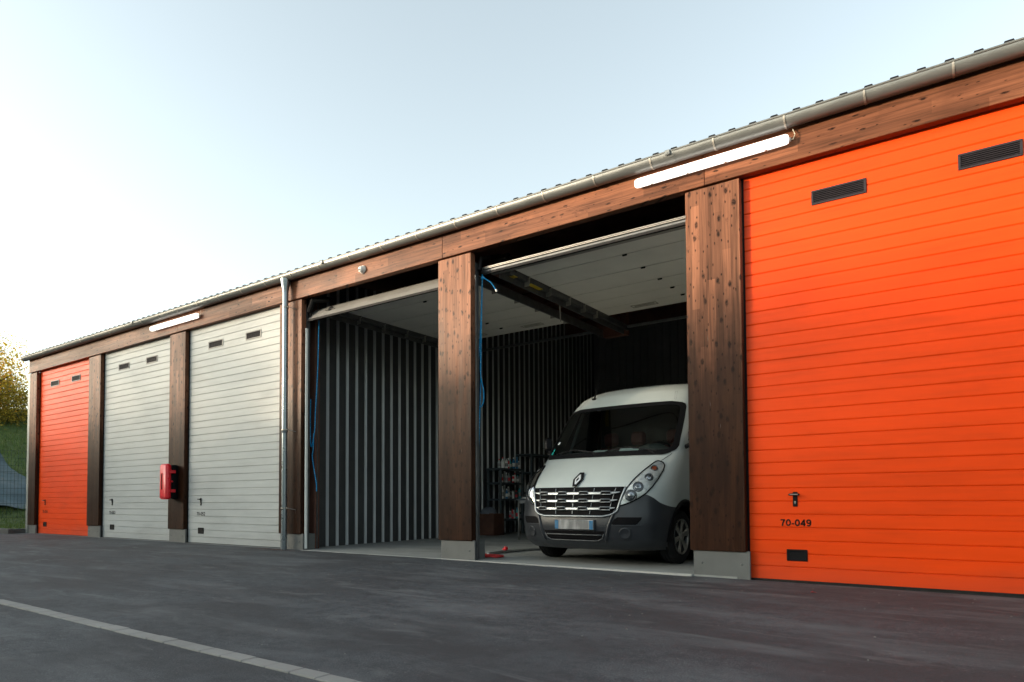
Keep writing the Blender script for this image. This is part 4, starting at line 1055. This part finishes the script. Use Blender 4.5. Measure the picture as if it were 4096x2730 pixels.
def bottle(x,y,z,h,r,c,cap,lab,kind='bottle'):
    t = thing('spray_can' if kind=='can' else 'bottle', (x,y,z), lab, 'spray can' if kind=='can' else 'bottle', 'bottles and cans on the shelves')
    mb = MB()
    if kind=='can': mb.lathe([(0,0),(0,r),(h*.80,r),(h*.84,r*.8),(h*.85,0)], (x,y,z), (0,0,1), 14)
    else: mb.lathe([(0,0),(0,r*.95),(.01,r),(h*.62,r),(h*.76,r*.55),(h*.84,r*.36),(h*.88,r*.36)], (x,y,z), (0,0,1), 14)
    b = mb.build('body', BM[c], t, angle=50)
    mb = MB()
    if kind=='can': mb.lathe([(h*.85,r*.7),(h*.98,r*.66),(h,r*.5),(h,0)], (x,y,z), (0,0,1), 12)
    else:
        mb.lathe([(h*.86,r*.42),(h*.97,r*.42),(h,r*.3),(h,0)], (x,y,z), (0,0,1), 12)
    mb.build('cap', BM[cap], t, angle=50)
    mb = MB(); mb.lathe([(h*.18,r+.0015),(h*.50,r+.0015)], (x,y,z), (0,0,1), 14); mb.build('paper_label', BM[random.choice(['white','grey','red','white'])], t, smooth=True)
rowsB = {1.555:[('clear','red','bottle'),('white','red','bottle'),('grey','white','can'),('white','grey','bottle'),('red','grey','can'),('white','white','bottle'),('teal','blue','bottle'),('blue','white','bottle'),('teal','teal','can'),('blue','blue','bottle'),('grey','white','can')],
 1.22:[('white','teal','bottle'),('grey','white','can'),('clear','white','bottle'),('grey','grey','bottle'),('red','white','can'),('white','red','bottle'),('grey','teal','can')],
 .84:[('red','grey','can'),('white','white','bottle'),('blue','white','bottle'),('grey','white','bottle'),('black','grey','can'),('white','grey','can'),('black','red','can'),('teal','grey','bottle')],
 .36:[('grey','white','can'),('red','red','bottle'),('white','white','bottle'),('teal','blue','bottle')]}
for z, lst in rowsB.items():
    nb_ = len(lst); ya, yb2 = (5.45,6.30) if z != .36 else (5.85,6.25)
    cnt = {}
    for i, (c, cap, kd) in enumerate(lst):
        y = ya+(yb2-ya)*(i+.5)/nb_+random.uniform(-.01,.01); h = random.uniform(.21,.30) if kd=='bottle' else random.uniform(.17,.22)
        if z == .36: h *= .95
        tot = sum(1 for q_ in lst if q_ == (c,cap,kd))
        pos = ('leftmost' if i==0 else 'rightmost' if i==nb_-1 else ords[i]+' from the left')
        bottle(-6.56+random.uniform(-.05,.03), y, z+.001, h, random.uniform(.030,.038) if kd=='bottle' else .029, c, cap, '%s %s with %s cap, %s on the %s' % (c if c!='clear' else 'clear plastic', 'bottle' if kd=='bottle' else 'spray can', cap, pos, shelfname[z]), kd)
# table
t = thing('work_table', (-4.55,4.5,0), 'small table with thin steel legs behind the van corner', 'table')
mb = MB(); mb.box(-5.18,-4.1,4.08,4.75,.805,.83,bev=.004); mb.build('table_top', M['shelf'], t)
for (a,b) in ((-5.09,4.1),(-4.15,4.1),(-5.09,4.7),(-4.15,4.7)):
    mb = MB(); mb.tube([(a,b,0),(a,b,.805)], .016, 10); mb.build('leg', M['alu'], t, smooth=True)
mb = MB(); mb.box(-5.07,-4.1,4.095,4.115,.74,.80); mb.build('apron', M['galv'], t)
mb = MB()
nn = 8
for i in range(nn):
    for j in range(nn):
        mb.v.append((-5.12+.28*i/(nn-1), 4.15+.22*j/(nn-1), .836+.045*math.exp(-((i-3)**2+(j-4)**2)/5)+random.uniform(0,.006)))
for i in range(nn-1):
    for j in range(nn-1): mb.f.append((i*nn+j,(i+1)*nn+j,(i+1)*nn+j+1,i*nn+j+1)); mb.mi.append(0)
tag(mb.build('cloth', M['paper'], smooth=True, loc=(-5.0,4.25,.836)), 'crumpled white cloth on the corner of the small table', 'cloth')
# crate and bag
M['crate'] = simple('brown_board', (.08,.032,.018), .7, 0, .3, 4, .1); M['bag'] = simple('grey_sheet', (.10,.115,.14), .6, 0, .2, 8, .2)
t = thing('wooden_crate', (-6.63,5.15,0), 'brown wooden crate on the floor left of the shelves', 'crate')
for i in range(4):
    mb = MB(); x0 = -6.86+i*.125; mb.box(x0,x0+.12,4.95,4.97,.01,.50+random.uniform(-.01,.03),bev=.003); mb.build('plank', M['crate'], t)
mb = MB(); mb.box(-6.86,-6.845,4.97,5.35,.01,.5); mb.box(-6.375,-6.36,4.97,5.35,.01,.5); mb.box(-6.84,-6.38,5.33,5.35,.01,.5); mb.box(-6.84,-6.38,4.98,5.33,.02,.04); mb.build('crate_side', M['crate'], t)
mb = MB(); mb.box(-6.88,-6.74,4.935,4.948,.42,.52); mb.build('pale_tab', simple('cardboard',(.22,.14,.09),.8), t)
mb = MB(); n1, n2 = 14, 10; cb = Vector((-6.64,5.15,.47))
for j in range(n2+1):
    ph = math.pi*j/n2
    for i in range(n1):
        th = 2*math.pi*i/n1; rr_ = 1+.16*math.sin(3*th+ph*2)+.1*math.sin(7*th)
        mb.v.append((cb.x+.21*rr_*math.sin(ph)*math.cos(th), cb.y+.16*rr_*math.sin(ph)*math.sin(th), cb.z+.17*math.cos(ph)*(1+.1*math.sin(5*th))))
for j in range(n2):
    for i in range(n1): mb.f.append((j*n1+i, j*n1+(i+1)%n1, (j+1)*n1+(i+1)%n1, (j+1)*n1+i)); mb.mi.append(0)
tag(mb.build('bag', M['bag'], smooth=True, loc=(-6.64,5.15,.35)), 'dark grey bag bulging out of the brown crate', 'bag')
# red hose coil and grey hose
mb = MB(); pts = []
for i in range(150):
    a = i*.33; rx = .16+.035*math.sin(i*.9)+.03*math.sin(i*.21); pts.append((-3.16+rx*1.15*math.cos(a)+.02*math.sin(i*.5), .53+rx*.62*math.sin(a), .012+.018*abs(math.sin(i*.37))))
pts += smooth_path([pts[-1], (-3.36,.48,.03),(-3.45,.60,.10),(-3.20,.30,.16),(-3.06,.16,.20)][:2], 4)
mb.tube(pts, .008, 6); mb.tube(smooth_path([(-3.30,.55,.03),(-3.2,.42,.04),(-3.12,.30,.14),(-3.1,.2,.26)]), .006, 6)
tag(mb.build('air_hose', M['red_d'], smooth=True, loc=(-3.16,.53,0)), 'red hose lying in a loose coil on the garage floor', 'hose')
mb = MB(); mb.tube(smooth_path([(-3.36,.78,.02),(-3.40,1.2,.022),(-3.30,1.8,.022),(-3.0,2.5,.022),(-2.5,2.9,.022),(-1.8,3.1,.022)]), .021, 10)
tag(mb.build('grey_hose', M['galv'], smooth=True, loc=(-3.3,1.2,0)), 'thick grey hose running from the red coil under the van', 'hose')
mb = MB(); mb.lathe([(0,0),(.0,.03),(.03,.034),(.05,.025),(.055,0)], (-3.40,1.28,.045), (0,0,1), 12); mb.box(-3.46,-3.40,1.26,1.30,.045,.065,bev=.005)
tag(mb.build('hose_valve', M['red'], angle=50, loc=(-3.40,1.28,.045)), 'small red valve sitting on the grey hose', 'valve')

# ------------------------------------------------------------------ fence, cover sheet, tree, grass on the left
M['fence'] = simple('green_fence_wire', (.02,.045,.04), .5, .2, .1, 5)
t = thing('mesh_fence', (-23.4,2.0,0), 'dark green wire mesh fence beyond the left end of the garages', 'fence')
FX = -23.4
for p0 in np.arange(-7.5, 12.6, 2.5):
    mb = MB(); z0 = bank(FX,p0)
    y = p0+.06
    while y < p0+2.46: mb.box(FX-.003,FX+.003,y-.003,y+.003,z0+.05,z0+2.30); y += .10
    for z in (.08,.28,.53,.78,.83,1.03,1.28,1.53,1.58,1.78,2.03,2.27): mb.box(FX-.005,FX+.005,p0+.03,p0+2.47,z0+z-.004,z0+z+.004)
    mb.build('mesh_panel', M['fence'], t)
    mb = MB(); mb.box(FX-.03,FX+.03,p0-.03,p0+.03,z0-.1,z0+2.36); mb.build('post', M['fence'], t)
M['tarp'] = simple('blue_grey_geotextile', (.030,.062,.075), .55, 0, .25, 1.6, .3, bscale=5)
mb = MB(); NX_, NY_ = 50, 40
for i in range(NX_+1):
    xx_ = -24.5-6.8*i/NX_
    ymax = float(np.interp(-xx_, [24.5,25.5,26.5,27.5,29.5,31.5],[5.0,4.2,3.1,2.95,3.0,1.9]))
    for j in range(NY_+1):
        y = -4+(ymax+4)*j/NY_; mb.v.append((xx_, y, bank(xx_,y)+.13+.06*math.sin(xx_*2.1+y*1.3)*math.sin(y*1.9-xx_)+ .05*math.sin(y*5+xx_)))
for i in range(NX_):
    for j in range(NY_): a = i*(NY_+1)+j; mb.f.append((a,a+1,a+NY_+2,a+NY_+1)); mb.mi.append(0)
tag(mb.build('cover_sheet', M['tarp'], smooth=True, loc=(-26,2,.8)), 'blue grey cover sheet spread over the grass bank behind the fence', 'sheet')
def leafmat(name, cols_, tr=.35):
    mt, nt, bs = base(name); gi = N(nt,'ShaderNodeNewGeometry'); 
    r_ = ramp(nt, gi.outputs['Random Per Island'], [(i/(len(cols_)-1), c) for i, c in enumerate(cols_)])
    L(nt, r_, bs.inputs['Base Color']); bs.inputs['Roughness'].default_value = .6
    tb = N(nt,'ShaderNodeBsdfTranslucent'); L(nt, r_, tb.inputs[0]); mx = N(nt,'ShaderNodeMixShader'); mx.inputs[0].default_value = tr
    out = nt.nodes['Material Output']; L(nt, bs.outputs[0], mx.inputs[1]); L(nt, tb.outputs[0], mx.inputs[2]); L(nt, mx.outputs[0], out.inputs[0]); return mt
M['leaf'] = leafmat('autumn_leaves', [(.80,.34,.03),(.85,.55,.06),(.50,.38,.03),(.90,.65,.08),(.32,.32,.03),(.80,.38,.05)], .65)
M['leaf_g'] = leafmat('dark_leaves', [(.08,.085,.015),(.22,.17,.02),(.52,.38,.04),(.12,.11,.016),(.60,.42,.05)], .5)
M['bark'] = simple('bark', (.07,.05,.035), .9, 0, .3, 12, .4)
def leaves(mb, c, rad, n, size, seed, flat=1.0):
    r = np.random.default_rng(seed)
    k = max(6, n//45); cl = r.normal(size=(k,3)); cl /= np.linalg.norm(cl,axis=1)[:,None]; cl *= (r.uniform(.25,1.0,(k,1)))**.6
    for i in range(n):
        q = cl[r.integers(k)] + r.normal(0,.13,3)
        p = np.array(c)+q*np.array(rad)
        a = r.normal(size=3); a /= np.linalg.norm(a); b = np.cross(a, r.normal(size=3)); b /= np.linalg.norm(b); s_ = size*r.uniform(.6,1.3)
        mb.quad([p-a*s_, p-b*s_*.5, p+a*s_, p+b*s_*.5])
def tree(x, y, z, h, rad, n, lab, mat, seed, size=.10):
    t = thing('tree', (x,y,z), lab, 'tree', 'trees on the grass bank')
    mb = MB(); r = np.random.default_rng(seed)
    mb.tube([(x,y,z-.2),(x+.05,y+.05,z+h*.4),(x+.1,y,z+h*.8)], [.12,.08,.03], 8)
    for i in range(14):
        a = r.uniform(0,6.28); h0 = r.uniform(.25,.75)*h; l_ = r.uniform(.6,1.0)
        e = (x+rad[0]*l_*math.cos(a), y+rad[1]*l_*math.sin(a), z+h0+rad[2]*r.uniform(.2,.7))
        mb.tube([(x,y,z+h0),(x+(e[0]-x)*.5,y+(e[1]-y)*.5,z+h0+(e[2]-z-h0)*.35),e],[.045,.025,.008],6)
    mb.build('trunk', M['bark'], t)
    mb = MB(); leaves(mb, (x,y,z+h-rad[2]), rad, n, size, seed); mb.build('crown', mat, t)
tree(-35.6,3.0,bank(-35.6,3.0),3.9,(2.8,2.7,2.5),22000,'autumn tree with orange and yellow leaves on top of the bank',M['leaf'],3,.065)
tree(-34.3,3.9,bank(-34.3,3.9),1.9,(1.7,2.2,1.3),11000,'low dark bush with yellowing leaves under the autumn tree',M['leaf_g'],5,.06)
# grass blades on the bank
M['blade'] = leafmat('grass_blades', [(.045,.10,.018),(.085,.155,.027),(.14,.17,.04),(.04,.08,.017)], .3)
mb = MB(); rg = np.random.default_rng(11)
for i in range(26000):
    if i < 19000: x_ = rg.uniform(-35.5,-24.2); y = rg.uniform(-.3,8) 
    else: x_ = rg.uniform(-24.2,-18.5); y = rg.uniform(-.28,5)
    z = bank(x_,y); a = rg.uniform(0,6.28); h = rg.uniform(.07,.26) if x_<-24.2 else rg.uniform(.04,.12); w = .012
    if x_ > -31.4 and x_ < -24.6 and y < 3.0: continue
    dx_, dy_ = math.cos(a)*w, math.sin(a)*w; lx, ly = rg.normal(0,.06,2)
    mb.quad([(x_-dx_,y-dy_,z-.02),(x_+dx_,y+dy_,z-.02),(x_+lx,y+ly,z+h)])
tag(mb.build('grass', M['blade']), 'rough green grass on the bank and behind the kerb', 'grass', kind='stuff')

# ------------------------------------------------------------------ unseen bank and hedge added behind the camera, shaped to shade yard and facade
mb = MB()
xs_ = np.linspace(-120,60,90)
for x_ in xs_:
    zt = 6.15+.15*math.sin(x_*.31)+.12*math.sin(x_*.83+1)
    mb.v += [(x_,-24,-.05),(x_,-25.5,zt*.75),(x_,-28,zt),(x_,-60,zt)]
for i in range(len(xs_)-1):
    for j in range(3): a = i*4+j; mb.f.append((a,a+4,a+5,a+1)); mb.mi.append(0)
tag(mb.build('shade_bank', M['grass_g'], smooth=True), kind='structure')
mb = MB(); rg = np.random.default_rng(5)
def shade_hedge_top(x_): return float(np.interp(x_, [-90,-50,-40,-34,-30,-27.5,-25.5,20],[6.3,6.3,6.5,6.7,7.3,7.3,6.4,6.2])) + .25*math.sin(x_*1.1)+.15*math.sin(x_*2.7+1)
for i in range(20000):
    x_ = rg.uniform(-80,0); zt = shade_hedge_top(x_); z_ = zt-abs(rg.normal(0,.8)) if i < 9500 else zt+rg.uniform(0,3.2)
    if i >= 9500 and x_ > -37 : continue
    p = np.array([x_, rg.uniform(-29,-26), z_]); a = rg.normal(size=3); a /= np.linalg.norm(a); b = np.cross(a, rg.normal(size=3)); b /= np.linalg.norm(b); s_ = rg.uniform(.12,.30)
    mb.quad([p-a*s_, p-b*s_*.7, p+a*s_, p+b*s_*.7])
tag(mb.build('shade_hedge', M['leaf_g']), 'unseen leafy hedge added behind the camera to block and filter the sun', 'hedge', kind='stuff')

# ------------------------------------------------------------------ small litter
mb = MB(); rg = np.random.default_rng(9)
for i in range(240):
    x_ = rg.uniform(-10,3.5); y = -abs(rg.normal(0,2.2))-.1; s_ = rg.uniform(.002,.006); g = gz(x_)
    mb.box(x_-s_, x_+s_, y-s_*.8, y+s_*.8, g-.001, g+s_*.9, bev=s_*.35)
tag(mb.build('grit', simple('pale_grit', (.17,.165,.155), .9)), 'pale grit scattered on the asphalt', 'grit', kind='stuff')
mb = MB()
for i in range(420):
    a = rg.uniform(0,6.28); r_ = abs(rg.normal(0,.30)); x_ = -7.15+r_*math.cos(a)*1.7; y = -.16-abs(r_*math.sin(a)*.45)*1.0; s_ = rg.uniform(.006,.016); a = rg.uniform(0,3.1); z = .003+rg.uniform(0,.006)
    mb.quad([(x_-s_*math.cos(a),y-s_*math.sin(a),z),(x_+s_*.4*math.sin(a),y-s_*.4*math.cos(a),z+.002),(x_+s_*math.cos(a),y+s_*math.sin(a),z+.004),(x_-s_*.4*math.sin(a),y+s_*.4*math.cos(a),z)])
tag(mb.build('fallen_leaves', leafmat('red_brown_litter', [(.12,.035,.025),(.09,.03,.02),(.16,.07,.04)], .1)), 'reddish brown leaf litter around the foot of the downpipe', 'leaves', kind='stuff')
mb = MB(); z = gz(1.35)+.003; mb.mesh([(1.33,-.62,z),(1.36,-.635,z+.006),(1.39,-.61,z+.002),(1.35,-.60,z+.004)],[(0,1,2,3)])
tag(mb.build('red_scrap', M['red'], loc=(1.36,-.62,z)), 'tiny red scrap on the asphalt below the near orange door', 'scrap')
